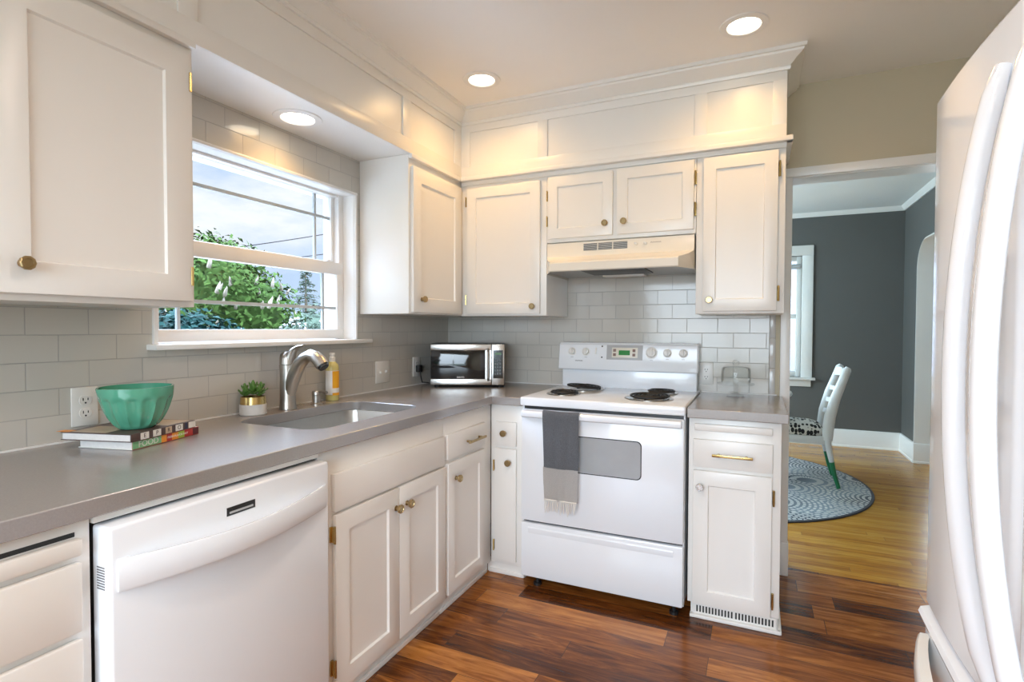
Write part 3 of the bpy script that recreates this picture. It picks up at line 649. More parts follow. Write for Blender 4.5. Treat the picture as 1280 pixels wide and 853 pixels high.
# ------------------------------------------------------------------ books and bowl
def book(name, label, B, ang, ln, wd, z0, th, cover, spine, strips, texts):
    """B: spine corner nearest the camera; spine runs along +x local, pages towards +y"""
    t = thing(name, label, 'book', (B[0], B[1], z0), ang)
    b = bm_new()
    box(b, 0, ln, 0, wd, 0, 0.0022, bev=0.0006); box(b, 0, ln, 0, wd, th-0.0022, th, bev=0.0006); obj('cover', b, cover, t, local=True)
    b = bm_new(); box(b, 0, ln, -0.0012, 0.0022, 0, th, bev=0.0010); sp = obj('spine', b, spine, t, local=True)
    for (a, c, m) in strips:
        b = bm_new(); box(b, a*ln, c*ln, -0.0016, 0.0, 0.0016, th-0.0016); obj('spine_panel', b, m, sp, local=True)
    b = bm_new(); box(b, 0.003, ln-0.003, 0.002, wd-0.004, 0.0022, th-0.0022); obj('page_block', b, M['pages'], t, local=True)
    for (u, s, size, m) in texts:
        mt = Matrix(((1,0,0,u*ln),(0,0,-1,-0.0019),(0,1,0,th/2),(0,0,0,1)))
        o = text_part('spine_lettering', s, size, mt, m, sp, 0.0002)
        o.data.transform(Matrix.Translation(ORG[sp.name]))
    return t
bc = lambda n, c: mat(n, c, 0.35, var=0.08, nscale=60)
m_w = bc('cover_white', (0.75, 0.74, 0.70)); m_ltgreen = bc('spine_pale_green', (0.22, 0.50, 0.26)); m_or = bc('spine_orange', (0.80, 0.30, 0.04)); m_red = bc('spine_red', (0.45, 0.035, 0.03)); m_lime = bc('spine_lime', (0.35, 0.50, 0.06)); m_dk = bc('spine_maroon', (0.10, 0.02, 0.025)); m_dkb = bc('cover_dark_brown', (0.075, 0.045, 0.04)); m_ph = bc('cover_photo_tan', (0.52, 0.40, 0.28)); m_bl = bc('spine_navy', (0.04, 0.045, 0.09))
a1 = math.atan2(0.972, -0.235)
book('cookbook', 'lower cookbook of the stack with green and red FOOD spine', (-1.578, 0.916), a1, 0.240, 0.182, CT+0.0006, 0.0238, m_w, m_red,
     [(0.0, 0.40, m_ltgreen), (0.40, 0.48, m_or), (0.48, 0.56, m_red), (0.56, 0.66, m_or), (0.66, 0.76, m_lime), (0.76, 0.90, m_red), (0.90, 1.0, m_dk)],
     [(0.215, 'FOOD', 0.024, m_w), (0.655, 'FRESH FLAVOR FAST', 0.0085, m_w)])
a2 = math.atan2(0.963, -0.268)
tb = book('cookbook', 'upper dark cookbook of the stack, directly under the green bowl', (-1.566, 0.905), a2, 0.240, 0.226, CT+0.025, 0.0222, m_dkb, m_dkb,
     [(0.13, 0.25, m_w), (0.31, 0.43, m_w), (0.50, 0.60, m_ph), (0.66, 0.78, m_w), (0.82, 0.86, m_bl), (0.88, 1.0, m_w)], [(0.19, 'E', 0.017, m_dkb), (0.37, 'P', 0.017, m_dkb), (0.55, 'R', 0.017, m_dkb), (0.72, 'O', 0.017, m_dkb)])
b = bm_new(); box(b, 0.14, 0.232, 0.01, 0.11, 0.0222, 0.0226); box(b, 0.01, 0.10, 0.09, 0.20, 0.0222, 0.0226); obj('cover_photo', b, m_ph, tb, local=True)
b = bm_new(); box(b, 0.004, 0.03, 0.205, 0.2455, 0.0222, 0.0226); obj('cover_photo', b, m_or, tb, local=True)

ZB = CT + 0.0479; BC = (-1.664, 0.980)
t = thing('mixing_bowl', 'jade green fluted mixing bowl standing on two cookbooks', 'bowl', (BC[0], BC[1], ZB))
b = bm_new(); SEG, H_, R0, R1 = 128, 0.122, 0.049, 0.0945
sp_a = math.atan2(-0.55, -0.15)
def bowl_r(tt): return R0 + (R1-R0)*math.sin(min(1, tt*1.02)*PI/2)**0.68
prof = [k/22 for k in range(23)]; rings = []
def ring(tt, inner):
    R = []
    for k in range(SEG):
        a = 2*PI*k/SEG; r = bowl_r(tt); z = 0.004 + tt*(H_-0.004)
        ph = (a*15/(2*PI)) % 1.0 - 0.5
        if not inner:
            topz = 0.77 - 0.09*(2*abs(ph))**2.5
            if tt < topz and tt > 0.02:
                r -= 0.0062*max(0, math.cos(ph*PI))**0.6 * min(1, (topz-tt)/0.07) * min(1, tt/0.1)
        else: r -= 0.006
        da = math.atan2(math.sin(a-sp_a), math.cos(a-sp_a)); w = math.exp(-(da/0.16)**2)*max(0, tt-0.80)/0.2
        r += 0.004*w; z -= 0.003*w if tt > 0.9 else 0
        R.append(b.verts.new((BC[0]+r*math.cos(a), BC[1]+r*math.sin(a), ZB+z + (0.006 if inner and tt < 0.05 else 0))))
    return R
base = [b.verts.new((BC[0]+(R0-0.004)*math.cos(2*PI*k/SEG), BC[1]+(R0-0.004)*math.sin(2*PI*k/SEG), ZB)) for k in range(SEG)]
rings = [base] + [ring(tt, False) for tt in prof]
inn = [ring(tt, True) for tt in reversed(prof[1:])]
rings += inn
for A, B in zip(rings, rings[1:]):
    for k in range(SEG): b.faces.new((A[k], A[(k+1)%SEG], B[(k+1)%SEG], B[k]))
b.faces.new(rings[0][::-1]); b.faces.new(rings[-1])
o = obj('bowl_body', b, M['jade'], t, ang=70)

# ------------------------------------------------------------------ outlets and switch
def cover_plate(o, u0, u1, v0, v1, n, label, kind):
    t = thing('wall_switch' if kind == 'switch' else 'wall_outlet', label, 'light switch' if kind == 'switch' else 'outlet', (n, (u0+u1)/2, (v0+v1)/2) if o == 'L' else ((u0+u1)/2, n, (v0+v1)/2))
    b = bm_new(); face_panel(b, o, u0, u1, v0, v1, n, 0.006, bev=0.0025); p = obj('cover_plate', b, M['plate'], t)
    uc, vc = (u0+u1)/2, (v0+v1)/2; s = n+0.006 if o == 'L' else n-0.006
    def at(du, dv, d): return (s+d, uc+du, vc+dv) if o == 'L' else (uc+du, s-d, vc+dv)
    if kind == 'outlet':
        for dv in (0.0195, -0.0195):
            b = bm_new(); poly = [(0.0165*math.cos(a), max(-0.0135, min(0.0135, 0.0172*math.sin(a)))) for a in [k*2*PI/28 for k in range(28)]]
            prism(b, poly, lambda a, c, d: at(a, c+dv, d), -0.001, 0.0022); r = obj('receptacle', b, M['plate'], t)
            b = bm_new()
            for du, h in ((-0.0065, 0.0042), (0.0065, 0.0035)):
                prism(b, [(-0.0012, -h), (0.0012, -h), (0.0012, h), (-0.0012, h)], lambda a, c, d: at(a+du, c+dv+0.003, d), 0.0018, 0.0026)
            prism(b, [(0.0026*math.cos(k*PI/5), 0.0026*math.sin(k*PI/5)) for k in range(10)], lambda a, c, d: at(a, c+dv-0.008, d), 0.0018, 0.0026)
            obj('slots', b, M['black'], r)
    else:
        for du in (-0.023, 0.023):
            b = bm_new(); prism(b, [(-0.005, -0.011), (0.005, -0.011), (0.005, 0.011), (-0.005, 0.011)], lambda a, c, d: at(a+du, c, d), -0.001, 0.001)
            up = 1 if du < 0 else -1
            prism(b, [(-0.0035, -0.005), (0.0035, -0.005), (0.0035, 0.005), (-0.0035, 0.005)], lambda a, c, d: at(a+du, c - up*0.003*(d/0.01), d), 0, 0.012); obj('toggle', b, M['plate'], t)
    return t
cover_plate('L', 0.912, 0.984, 0.962, 1.080, XW, 'white double outlet on the tile behind the green bowl', 'outlet')
cover_plate('L', 2.327, 2.444, 0.962, 1.082, XW, 'white two-toggle switch plate on the tile beyond the soap bottle', 'switch')
cover_plate('L', 2.672, 2.744, 0.972, 1.088, XW, 'outlet on the left tile wall hidden half behind the microwave', 'outlet')
cover_plate('B', -0.279, -0.209, 0.962, 1.080, YW, 'white double outlet on the tile beside the range backguard', 'outlet')
t = thing('power_plug', 'black plug in the outlet beside the microwave', 'plug', (XW+0.02, 2.708, 1.01))
b = bm_new(); box(b, XW+0.0085, XW+0.036, 2.690, 2.728, 0.998, 1.040, bev=0.005); tube(b, [(XW+0.03, 2.709, 1.000), (XW+0.034, 2.712, 0.965), (XW+0.03, 2.73, 0.935), (XW+0.035, 2.80, 0.9255)], 0.0035, 8); obj('plug_body', b, M['black'], t)

# ------------------------------------------------------------------ microwave
MW, MD, MH = 0.43, 0.285, 0.252; ma = math.radians(25)
t = thing('microwave', 'stainless and black microwave oven angled in the counter corner', 'microwave', (-1.712, 2.622, CT), ma)
z0, z1 = 0.013, MH
b = bm_new(); box(b, 0, MW, 0.022, MD, z0, z1, bev=0.004)
for x in (0.03, MW-0.03):
    for y in (0.05, MD-0.04): lathe(b, [(0, 0), (0.012, 0), (0.014, 0.014), (0, 0.014)], (x, y, 0), 12)
obj('case', b, M['black'], t, local=True)
DW_ = 0.352
b = bm_new(); box(b, 0.002, DW_, 0, 0.022, z0+0.002, z0+0.036, bev=0.002); box(b, 0.002, DW_, 0, 0.022, z1-0.036, z1-0.002, bev=0.002); box(b, DW_-0.034, DW_, 0, 0.022, z0+0.036, z1-0.036); d = obj('door', b, M['steel'], t, local=True)
b = bm_new(); box(b, 0.002, DW_-0.034, 0.002, 0.022, z0+0.036, z1-0.036, bev=0.001); obj('door_glass', b, M['blackglass'], d, local=True)
b = bm_new(); tube(b, [(DW_-0.017, -0.002, z0+0.03), (DW_-0.017, -0.026, z0+0.045), (DW_-0.017, -0.028, z0+0.12), (DW_-0.017, -0.026, z1-0.045), (DW_-0.017, -0.002, z1-0.03)], 0.0075, 10); obj('handle', b, M['steel'], d, local=True)
o = text_part('logo', 'SANYO', 0.013, Matrix(((1,0,0,0.175),(0,0,-1,0.0015),(0,1,0,z0+0.046),(0,0,0,1))), M['plate'], d, 0.0003); o.data.transform(Matrix.Translation(ORG[d.name]))
b = bm_new(); box(b, DW_+0.003, MW-0.002, 0, 0.022, z0+0.002, z1-0.002, bev=0.002); p = obj('control_panel', b, M['steel'], t, local=True)
b = bm_new(); box(b, DW_+0.012, MW-0.010, -0.001, 0.004, z0+0.040, z1-0.036); k_ = obj('keypad', b, M['blackglass'], p, local=True)
b = bm_new(); box(b, DW_+0.022, MW-0.020, -0.0016, 0, z1-0.062, z1-0.050); obj('clock_display', b, mat('dim_green_digits', (0.02, 0.04, 0.02), 0.3, emit=(0.10, 0.25, 0.08), estr=0.4), p, local=True)
b = bm_new()
for r in range(5):
    for c in range(3): box(b, DW_+0.019+c*0.014, DW_+0.028+c*0.014, -0.0016, 0, z0+0.062+r*0.019, z0+0.073+r*0.019)
obj('buttons', b, mat('dark_grey_keys', (0.10, 0.105, 0.11), 0.4), p, local=True)

# ------------------------------------------------------------------ dishwasher
t = thing('dishwasher', 'white built-in dishwasher with a bowed handle band and black badge', 'dishwasher', (-1.5, 0.967, 0))
DY0, DY1_ = 0.640, 1.250; XD = -1.182
b = bm_new(); box(b, XW+0.02, -1.245, DY0+0.004, DY1_-0.004, 0.02, 0.862); obj('tub', b, M['darkvoid'], t)
b = bm_new(); box(b, -1.245, XD, DY0, DY1_, 0.105, 0.857, bev=0.007, seg=3); d = obj('door', b, M['appliance'], t)
b = bm_new(); n = 28; rows = []
zt = lambda s: 0.790 - 0.012*math.sin(s*PI); zb = lambda s: 0.722 - 0.004*math.sin(s*PI)
for k in range(n+1):
    s = k/n; y = DY0+0.014 + s*(DY1_-DY0-0.028); bow = 0.005 + 0.044*math.sin(s*PI)**0.9
    zt_, zb_ = zt(s), zb(s)
    rows.append([b.verts.new(p) for p in ((XD-0.001, y, zb_), (XD+bow-0.003, y, zb_-0.001), (XD+bow, y, zb_+0.004), (XD+bow, y, zt_-0.005), (XD+bow-0.003, y, zt_), (XD+bow-0.010 if bow > 0.012 else XD, y, zt_-0.001), (XD-0.001, y, zt_-0.020))])
for A, B in zip(rows, rows[1:]):
    for k in range(7): b.faces.new((A[k], A[(k+1)%7], B[(k+1)%7], B[k]))
b.faces.new(rows[0][::-1]); b.faces.new(rows[-1]); obj('handle_band', b, M['appliance'], d, ang=40)
b = bm_new(); box(b, XD-0.001, XD+0.0012, 0.903, 0.985, 0.797, 0.818, bev=0.0004); bd = obj('badge', b, M['black'], d)
b = bm_new(); box(b, XD+0.001, XD+0.002, 0.910, 0.978, 0.802, 0.807); obj('badge_stripe', b, M['greyplastic'], bd)
b = bm_new()
for k in range(9): box(b, -1.226, -1.200, DY0-0.0006, DY0+0.001, 0.727+k*0.0055, 0.7298+k*0.0055)
obj('side_vent', b, mat('vent_grey', (0.16, 0.16, 0.17), 0.5), d)
b = bm_new(); box(b, -1.28, -1.262, DY0+0.003, DY1_-0.003, 0.0, 0.10); obj('kick_plate', b, M['appliance'], t)
b = bm_new(); box(b, -1.243, -1.228, DY0-0.004, DY1_+0.004, 0.862, 0.8795); obj('top_strip', b, M['paint'], t)

# ------------------------------------------------------------------ range
RX0, RX1 = -1.044, -0.272; YF = 2.388
t = thing('electric_range', 'white freestanding electric coil range between the base cabinets', 'stove', ((RX0+RX1)/2, 2.72, 0))
b = bm_new(); box(b, RX0+0.003, RX1-0.003, 2.425, 3.06, 0.045, 0.888); obj('body', b, M['appliance'], t)
b = bm_new(); box(b, RX0+0.01, RX1-0.01, 2.424, 2.428, 0.05, 0.885); obj('dark_gap', b, M['black'], t)
b = bm_new(); box(b, RX0, RX1, YF, 3.055, 0.888, 0.930, bev=0.008, seg=3); ct = obj('cooktop', b, M['appliance'], t)
b = bm_new(); face_panel(b, 'B', RX0+0.006, RX1-0.004, 0.328, 0.872, 2.425, 0.034, bev=0.007, rail=0); od = obj('oven_door', b, M['appliance'], t)
b = bm_new(); poly = rrect(-0.860, -0.456, 0.588, 0.762, 0.022, 6); prism(b, poly, lambda a, c, d: (a, d, c), 2.3895, 2.395); ow = obj('oven_window', b, M['black'], od)
b = bm_new(); poly = rrect(-0.856, -0.460, 0.592, 0.758, 0.020, 6); prism(b, poly, lambda a, c, d: (a, d, c), 2.3885, 2.392); obj('window_glass', b, M['ovenglass'], ow)
b = bm_new()
hp = [(2.392, 0.832), (2.366, 0.836), (2.358, 0.842), (2.355, 0.852), (2.357, 0.862), (2.364, 0.868), (2.392, 0.870)]
prism(b, hp, lambda a, c, d: (d, a, c), RX0+0.018, RX1-0.012); obj('oven_handle', b, M['appliance'], od, ang=30, bevel=0.004)
b = bm_new(); face_panel(b, 'B', RX0+0.006, RX1-0.004, 0.052, 0.318, 2.425, 0.034, bev=0.007); dr = obj('storage_drawer', b, M['appliance'], t)
b = bm_new(); lp = [(2.392, 0.300), (2.3875, 0.294), (2.3872, 0.291), (2.392, 0.262)]
prism(b, lp, lambda a, c, d: (d, a, c), RX0+0.045, RX1-0.045); obj('drawer_lip', b, M['appliance'], dr, ang=40)
# backguard
b = bm_new(); box(b, RX0+0.012, RX1-0.012, 2.985, 3.06, 0.925, 1.04, bev=0.004)
prism(b, [(2.958, 1.028), (2.955, 1.036), (2.975, 1.170), (2.985, 1.182), (3.05, 1.185), (3.06, 1.175), (3.06, 1.028)], lambda a, c, d: (d, a, c), RX0-0.004, RX1-0.006)
bg = obj('backguard', b, M['appliance'], t, ang=30, bevel=0.004)
def on_panel(z): return 2.955 + (z-1.036)*(0.020/0.134)
SL = math.atan2(0.020, 0.134)
def panel_box(bm, u0, u1, v0, v1, d0, d1, bev=0):
    tmp = bmesh.new(); box(tmp, u0, u1, -d1, -d0, v0-1.036, v1-1.036, bev=bev)
    merge(bm, tmp, Matrix.Translation((0, 2.955, 1.036)) @ Matrix.Rotation(-SL, 4, 'X'))
def panel_knob(u, z, r, name='control_knob'):
    tmp = bmesh.new(); lathe(tmp, [(0, 0.0), (r, 0.0), (r, 0.003), (r*0.78, 0.005), (r*0.72, 0.016), (r*0.66, 0.018), (0, 0.018)], (0, 0, 0), 24, 'Y')
    box(tmp, -r*0.20, r*0.20, -0.027, -0.012, -r*0.72, r*0.72, bev=0.002)
    bm = bm_new(); merge(bm, tmp, Matrix.Translation((u, 2.955, 1.036)) @ Matrix.Rotation(-SL, 4, 'X') @ Matrix.Translation((0, 0, z-1.036)))
    k = obj(name, bm, M['plate'], bg, ang=30)
    bm = bm_new(); panel_box(bm, u-0.008, u+0.008, z-r-0.010, z-r-0.007, 0, 0.0006); obj('dial_mark', bm, M['greyplastic'], k)
for u, r in ((-0.967, 0.0235), (-0.885, 0.0235), (-0.517, 0.032), (-0.433, 0.0235), (-0.351, 0.0235)): panel_knob(u, 1.132, r)
b = bm_new(); panel_box(b, -0.765, -0.565, 1.090, 1.172, 0, 0.002, bev=0.0006); cp = obj('clock_panel', b, M['greyplastic'], bg)
b = bm_new(); panel_box(b, -0.735, -0.592, 1.102, 1.158, 0.0015, 0.003, bev=0.0005); obj('clock_face', b, mat('cream_panel', (0.74, 0.70, 0.60), 0.35), cp)
b = bm_new(); panel_box(b, -0.696, -0.634, 1.116, 1.143, 0.0025, 0.0042); obj('clock_display', b, M['lcd'], cp)
mk_ = mat('brown_keys', (0.22, 0.13, 0.10), 0.4)
for u in (-0.728, -0.620):
    for z in (1.110, 1.134):
        b = bm_new(); panel_box(b, u, u+0.016, z, z+0.016, 0.0025, 0.0045, bev=0.001); obj('clock_button', b, mk_, cp)
b = bm_new(); panel_box(b, -0.832, -0.822, 1.120, 1.156, 0, 0.006, bev=0.002); obj('rocker_switch', b, M['plate'], bg)
b = bm_new(); panel_box(b, -0.796, -0.788, 1.160, 1.168, 0, 0.0015); panel_box(b, -0.796, -0.788, 1.098, 1.106, 0, 0.0015); obj('indicator_lights', b, M['black'], bg)
mt = Matrix.Translation((-0.925, 2.955, 1.036)) @ Matrix.Rotation(-SL, 4, 'X') @ Matrix(((1,0,0,0),(0,0,-1,-0.0006),(0,1,0,1.079-1.036),(0,0,0,1)))
text_part('logo', 'KENMORE', 0.0095, mt, M['black'], bg, 0.0003)
# burners
def burner(cx, cy, r, tilt, ax):
    b = bm_new(); lathe(b, [(0, 0.0), (r*0.55, 0.0), (r*1.02, 0.006), (r*1.12, 0.0072), (r*1.17, 0.0055), (r*1.17, 0.0035)], (cx, cy, 0.9275), 36); dp = obj('drip_pan', b, M['chrome'], t)
    b = bm_new(); pts = []; turns = 4.3 if r > 0.09 else 3.4
    for k in range(int(turns*26)+1):
        a = k*2*PI/26; rr = 0.022 + (r-0.022)*k/(turns*26); pts.append((rr*math.cos(a), rr*math.sin(a), 0))
    tube(b, pts, 0.0052, 6)
    for k in range(3):
        a = k*2*PI/3+0.5; box_ = bmesh.new(); box(box_, 0.005, r, -0.002, 0.002, -0.009, -0.004); merge(b, box_, Matrix.Rotation(a, 4, 'Z'))
    lathe(b, [(0, 0.004), (0.018, 0.004), (0.02, 0.0), (0, 0)], (0, 0, -0.004), 14)
    bmesh.ops.transform(b, matrix=Matrix.Translation((cx, cy, 0.9425 + abs(math.sin(tilt))*r*0.8)) @ Matrix.Rotation(tilt, 4, ax), verts=b.verts)
    obj('coil', b, M['coil'], dp, ang=60)
burner(-0.862, 2.840, 0.098, 0.07, (-0.4, 0.9, 0)); burner(-0.888, 2.585, 0.074, 0.0, (1, 0, 0)); burner(-0.446, 2.835, 0.074, 0.0, (1, 0, 0)); burner(-0.462, 2.590, 0.098, 0.03, (0.9, 0.1, 0))
b = bm_new()
for x in (-0.968, -0.318):
    lathe(b, [(0, 0), (0.020, 0), (0.020, 0.012), (0.008, 0.014), (0.008, 0.05), (0, 0.05)], (x, 2.44, 0), 14); lathe(b, [(0, 0), (0.020, 0), (0.020, 0.012), (0.008, 0.014), (0.008, 0.05), (0, 0.05)], (x, 2.98, 0), 14)
obj('levelling_feet', b, M['black'], t)

# towel over the oven handle
t = thing('kitchen_towel', 'two-tone grey fringed towel hanging from the oven door handle', 'towel', (-0.82, 2.352, 0.40))
def cloth(u0, u1, path, cols, amp, seed):
    bm = bm_new(); rows = []
    for i, (y, z) in enumerate(path):
        row = []
        for k in range(cols+1):
            s = k/cols; f = min(1, i/10)
            w = amp*f*(math.sin(s*7+seed) + 0.6*math.sin(s*13+seed*2+i*0.12))
            taper = 0.010*f*i/len(path)
            row.append(bm.verts.new((u0+taper*0.9 + (u1-u0-taper)*s, y - abs(w), z - 0.003*math.sin(s*3))))
        rows.append(row)
    for A, B in zip(rows, rows[1:]):
        for k in range(cols): bm.faces.new((A[k], A[k+1], B[k+1], B[k]))
    return bm
front = [(2.3505, 0.870 - k*0.0095) for k in range(28)]
over = [(2.380, 0.800), (2.3795, 0.83), (2.379, 0.876), (2.374, 0.8785), (2.366, 0.879), (2.358, 0.877)]
bm = cloth(-0.912, -0.733, [(2.3862, 0.64), (2.3862, 0.72), (2.3862, 0.80), (2.3862, 0.826)][:0] + [(2.374, 0.876), (2.366, 0.8775), (2.357, 0.8755), (2.3515, 0.868)] + [(2.350, 0.858 - k*0.0095) for k in range(27)], 18, 0.0028, 1.0)
bmesh.ops.solidify(bm, geom=bm.faces[:], thickness=0.0035); obj('charcoal_half', bm, M['towel_dark'], t, ang=60)
bm = cloth(-0.907, -0.736, [(2.3495 - 0.0003*k, 0.612 - k*0.0095) for k in range(17)], 18, 0.003, 1.7)
bmesh.ops.solidify(bm, geom=bm.faces[:], thickness=0.0035); obj('light_grey_half', bm, M['towel_light'], t, ang=60)
b = bm_new(); box(b, -0.899, -0.740, 2.3405, 2.3465, 0.456, 0.464, bev=0.002)
for k in range(17):
    x = -0.893 + k*0.0092; ln = random.uniform(0.048, 0.066); dx = random.uniform(-0.006, 0.006)
    tube(b, [(x, 2.3435, 0.459), (x+dx*0.4, 2.341, 0.459-ln*0.5), (x+dx, 2.3435, 0.459-ln)], [0.0030, 0.0026, 0.0018], 6)
obj('fringe', b, M['fringe'], t, ang=60)

# ------------------------------------------------------------------ range hood
t = thing('range_hood', 'cream under-cabinet range hood above the stove', 'range hood', (-0.65, 2.8, 1.55))
b = bm_new()
def hood_ring(y, z, x0, x1): return [b.verts.new((x0, y, z)), b.verts.new((x1, y, z))]
HX0, HX1, FX0, FX1 = -1.028, -0.276, -0.965, -0.332
prof = [(3.075, 1.719, HX0, HX1), (2.724, 1.719, HX0, HX1), (2.716, 1.716, HX0, HX1), (2.712, 1.652, HX0, HX1), (2.706, 1.640, HX0+0.002, HX1-0.002), (2.66, 1.622, HX0+0.020, HX1-0.018), (2.600, 1.604, FX0-0.010, FX1+0.010), (2.584, 1.600, FX0, FX1), (2.576, 1.592, FX0, FX1), (2.574, 1.556, FX0, FX1), (2.582, 1.551, FX0, FX1)]
rr = [hood_ring(*q) for q in prof]
for A, B in zip(rr, rr[1:]): b.faces.new((A[0], A[1], B[1], B[0]))
# sides: down to the bottom rim
for i in (0, 1):
    xb = HX0 if i == 0 else HX1
    top = [r[i] for r in rr]
    b.faces.new(top + [b.verts.new((xb, 2.71, 1.551)), b.verts.new((xb, 3.075, 1.551))])
b.verts.ensure_lookup_table()
hd = obj('hood_shell', b, M['biscuit'], t, ang=28)
b = bm_new(); prism(b, [(FX0+0.006, 2.590), (FX1-0.006, 2.590), (HX1-0.004, 2.715), (HX1-0.004, 3.07), (HX0+0.004, 3.07), (HX0+0.004, 2.715)], lambda a, c, d: (a, c, d), 1.562, 1.568); un = obj('underside', b, mat('grey_hood_underside', (0.38, 0.38, 0.37), 0.35, 0.4), t)
b = bm_new(); box(b, -0.82, -0.50, 2.64, 2.90, 1.556, 1.5625, bev=0.002); obj('grease_filter', b, mat('dark_filter_mesh', (0.10, 0.10, 0.10), 0.5, 0.5, var=0.5, nscale=300), un)
b = bm_new(); box(b, -0.78, -0.55, 2.92, 3.0, 1.550, 1.5625, bev=0.004); obj('light_cover', b, M['plate'], un)
b = bm_new()
for g in range(3):
    for k in range(6): 
        x0 = -0.826 + g*0.0785; z = 1.670 + k*0.0062; yy = 2.7115 + (z-1.652)*0.0625
        box(b, x0, x0+0.072, yy-0.0016, yy, z, z+0.0034)
obj('vent_slots', b, mat('slot_grey', (0.10, 0.10, 0.11), 0.5), hd)
for x in (-0.555, -0.508):
    b = bm_new(); tmp = bmesh.new(); box(tmp, -0.009, 0.009, -0.009, 0.001, -0.005, 0.005, bev=0.002); merge(b, tmp, Matrix.Translation((x, 2.7125, 1.690)) @ Matrix.Rotation(0.5, 4, 'Y')); obj('rocker_switch', b, M['plate'], hd)
b = bm_new(); tube(b, [(-0.482 + k*0.0042, 2.7115, 1.692 + (0.003 if k % 2 else -0.003)*(1 if k < 3 else 0.6)) for k in range(13)], 0.0009, 5); obj('script_logo', b, M['black'], hd)

# ------------------------------------------------------------------ cake stand
cx, cy = -0.092, 2.955
t = thing('cake_stand', 'clear glass footed cake stand with domed lid on the short countertop', 'cake stand', (cx, cy, CT))
b = bm_new(); lathe(b, [(0, 0.003), (0.043, 0.002), (0.045, 0.005), (0.03, 0.010), (0.010, 0.018), (0.007, 0.03), (0.010, 0.045), (0.016, 0.056), (0.086, 0.060), (0.089, 0.066), (0.086, 0.068), (0, 0.066)], (cx, cy, CT), 40); obj('pedestal_plate', b, M['clear'], t, ang=50)
b = bm_new(); lathe(b, [(0.070, 0.0690), (0.070, 0.120), (0.0685, 0.142), (0.062, 0.149), (0.012, 0.151), (0.006, 0.153), (0.006, 0.158), (0.014, 0.163), (0.017, 0.172), (0.013, 0.182), (0, 0.186)], (cx, cy, CT), 40)
lathe(b, [(0.067, 0.0690), (0.067, 0.120), (0.0655, 0.140), (0.060, 0.146), (0, 0.1475)], (cx, cy, CT), 40); obj('dome', b, M['clear'], t, ang=50)

# ------------------------------------------------------------------ fridge
FX, FY0, FY1 = 0.345, 0.555, 1.447
t = thing('refrigerator', 'white french-door refrigerator with long bowed handles at the right edge', 'refrigerator', (0.72, 1.0, 0))
b = bm_new(); box(b, 0.412, 1.10, FY0+0.004, FY1-0.004, 0.03, 1.735, bev=0.006); box(b, 0.45, 1.05, FY0+0.03, FY1-0.03, 0.0, 0.03); obj('cabinet_shell', b, M['fridge'], t)
def fdoor(y0, y1, z0, z1, hy, hname):
    b = bm_new(); poly = []
    xs = FX; r = 0.022
    for k in range(7): a = k*PI/2/6; poly.append((xs + r - r*math.cos(a), y1 - r + r*math.sin(a)))
    poly += [(0.408, y1), (0.408, y0)]
    for k in range(7): a = PI/2 - k*PI/2/6; poly.append((xs + r - r*math.cos(a), y0 + r - r*math.sin(a)))
    N_ = 8
    for k in range(1, N_): s = k/N_; poly.append((xs - 0.006*math.sin(s*PI), y0+r + s*(y1-y0-2*r)))
    prism(b, poly, lambda a, c, d: (a, c, d), z0, z1)
    return obj('door', b, M['fridge'], t, ang=40, bevel=0.006)
dA = fdoor(1.004, FY1, 0.668, 1.75, 1.06, '')
dB = fdoor(FY0, 0.998, 0.668, 1.75, 0.94, '')
def fhandle(y, par):
    b = bm_new(); pts = []; n = 22; rad = []; fl = []
    for k in range(n+1):
        s = k/n; z = 0.715 + s*(1.665-0.715)
        bow = 0.072*math.sin(PI*(0.04+0.92*s))**0.62
        pts.append((FX - bow + 0.012, y, z)); rad.append(0.0165 if 0 < k < n else 0.012); fl.append((0.9, 1.15))
    tube(b, pts, rad, 14, flat=fl); h = obj('door_handle', b, M['fridge'], par, ang=60)
    b = bm_new(); lathe(b, [(0, 0), (0.004, 0), (0.004, 0.002), (0, 0.002)], (0, 0, 0), 10, 'X'); bmesh.ops.translate(b, verts=b.verts, vec=(pts[17][0]+0.005, y+0.0185, pts[17][2])); obj('handle_screw', b, M['greyplastic'], h)
fhandle(1.062, dA); fhandle(0.940, dB)
# freezer drawer with bowed top lip and handle
b = bm_new(); rows = []; n = 24
for k in range(n+1):
    s = k/n; y = FY0 + s*(FY1-FY0); bw = 0.010*math.sin(s*PI)
    prof = [(0.408, 0.655), (FX+0.008-bw, 0.655), (FX-0.006-bw, 0.650), (FX-0.010-bw, 0.640), (FX-0.006-bw, 0.628), (FX+0.004-bw, 0.622), (FX+0.004-bw, 0.12), (FX+0.012-bw, 0.10), (0.408, 0.10)]
    rows.append([b.verts.new((x, y, z)) for x, z in prof])
for A, B in zip(rows, rows[1:]):
    for k in range(len(A)): b.faces.new((A[k], A[(k+1)%len(A)], B[(k+1)%len(A)], B[k]))
b.faces.new(rows[0][::-1]); b.faces.new(rows[-1]); dz = obj('freezer_drawer', b, M['fridge'], t, ang=35)
b = bm_new(); rows = []
for k in range(n+1):
    s = k/n; y = FY0+0.02 + s*(FY1-FY0-0.04); bow = 0.075*math.sin(PI*(0.03+0.94*s))**0.6
    xx = FX + 0.004 - bow
    rows.append([b.verts.new(p) for p in ((xx+0.022, y, 0.60), (xx+0.004, y, 0.60), (xx, y, 0.594), (xx-0.002, y, 0.565), (xx+0.002, y, 0.542), (xx+0.006, y, 0.538), (xx+0.022, y, 0.538), (xx+0.018, y, 0.57))])
for A, B in zip(rows, rows[1:]):
    for k in range(8): b.faces.new((A[k], A[(k+1)%8], B[(k+1)%8], B[k]))
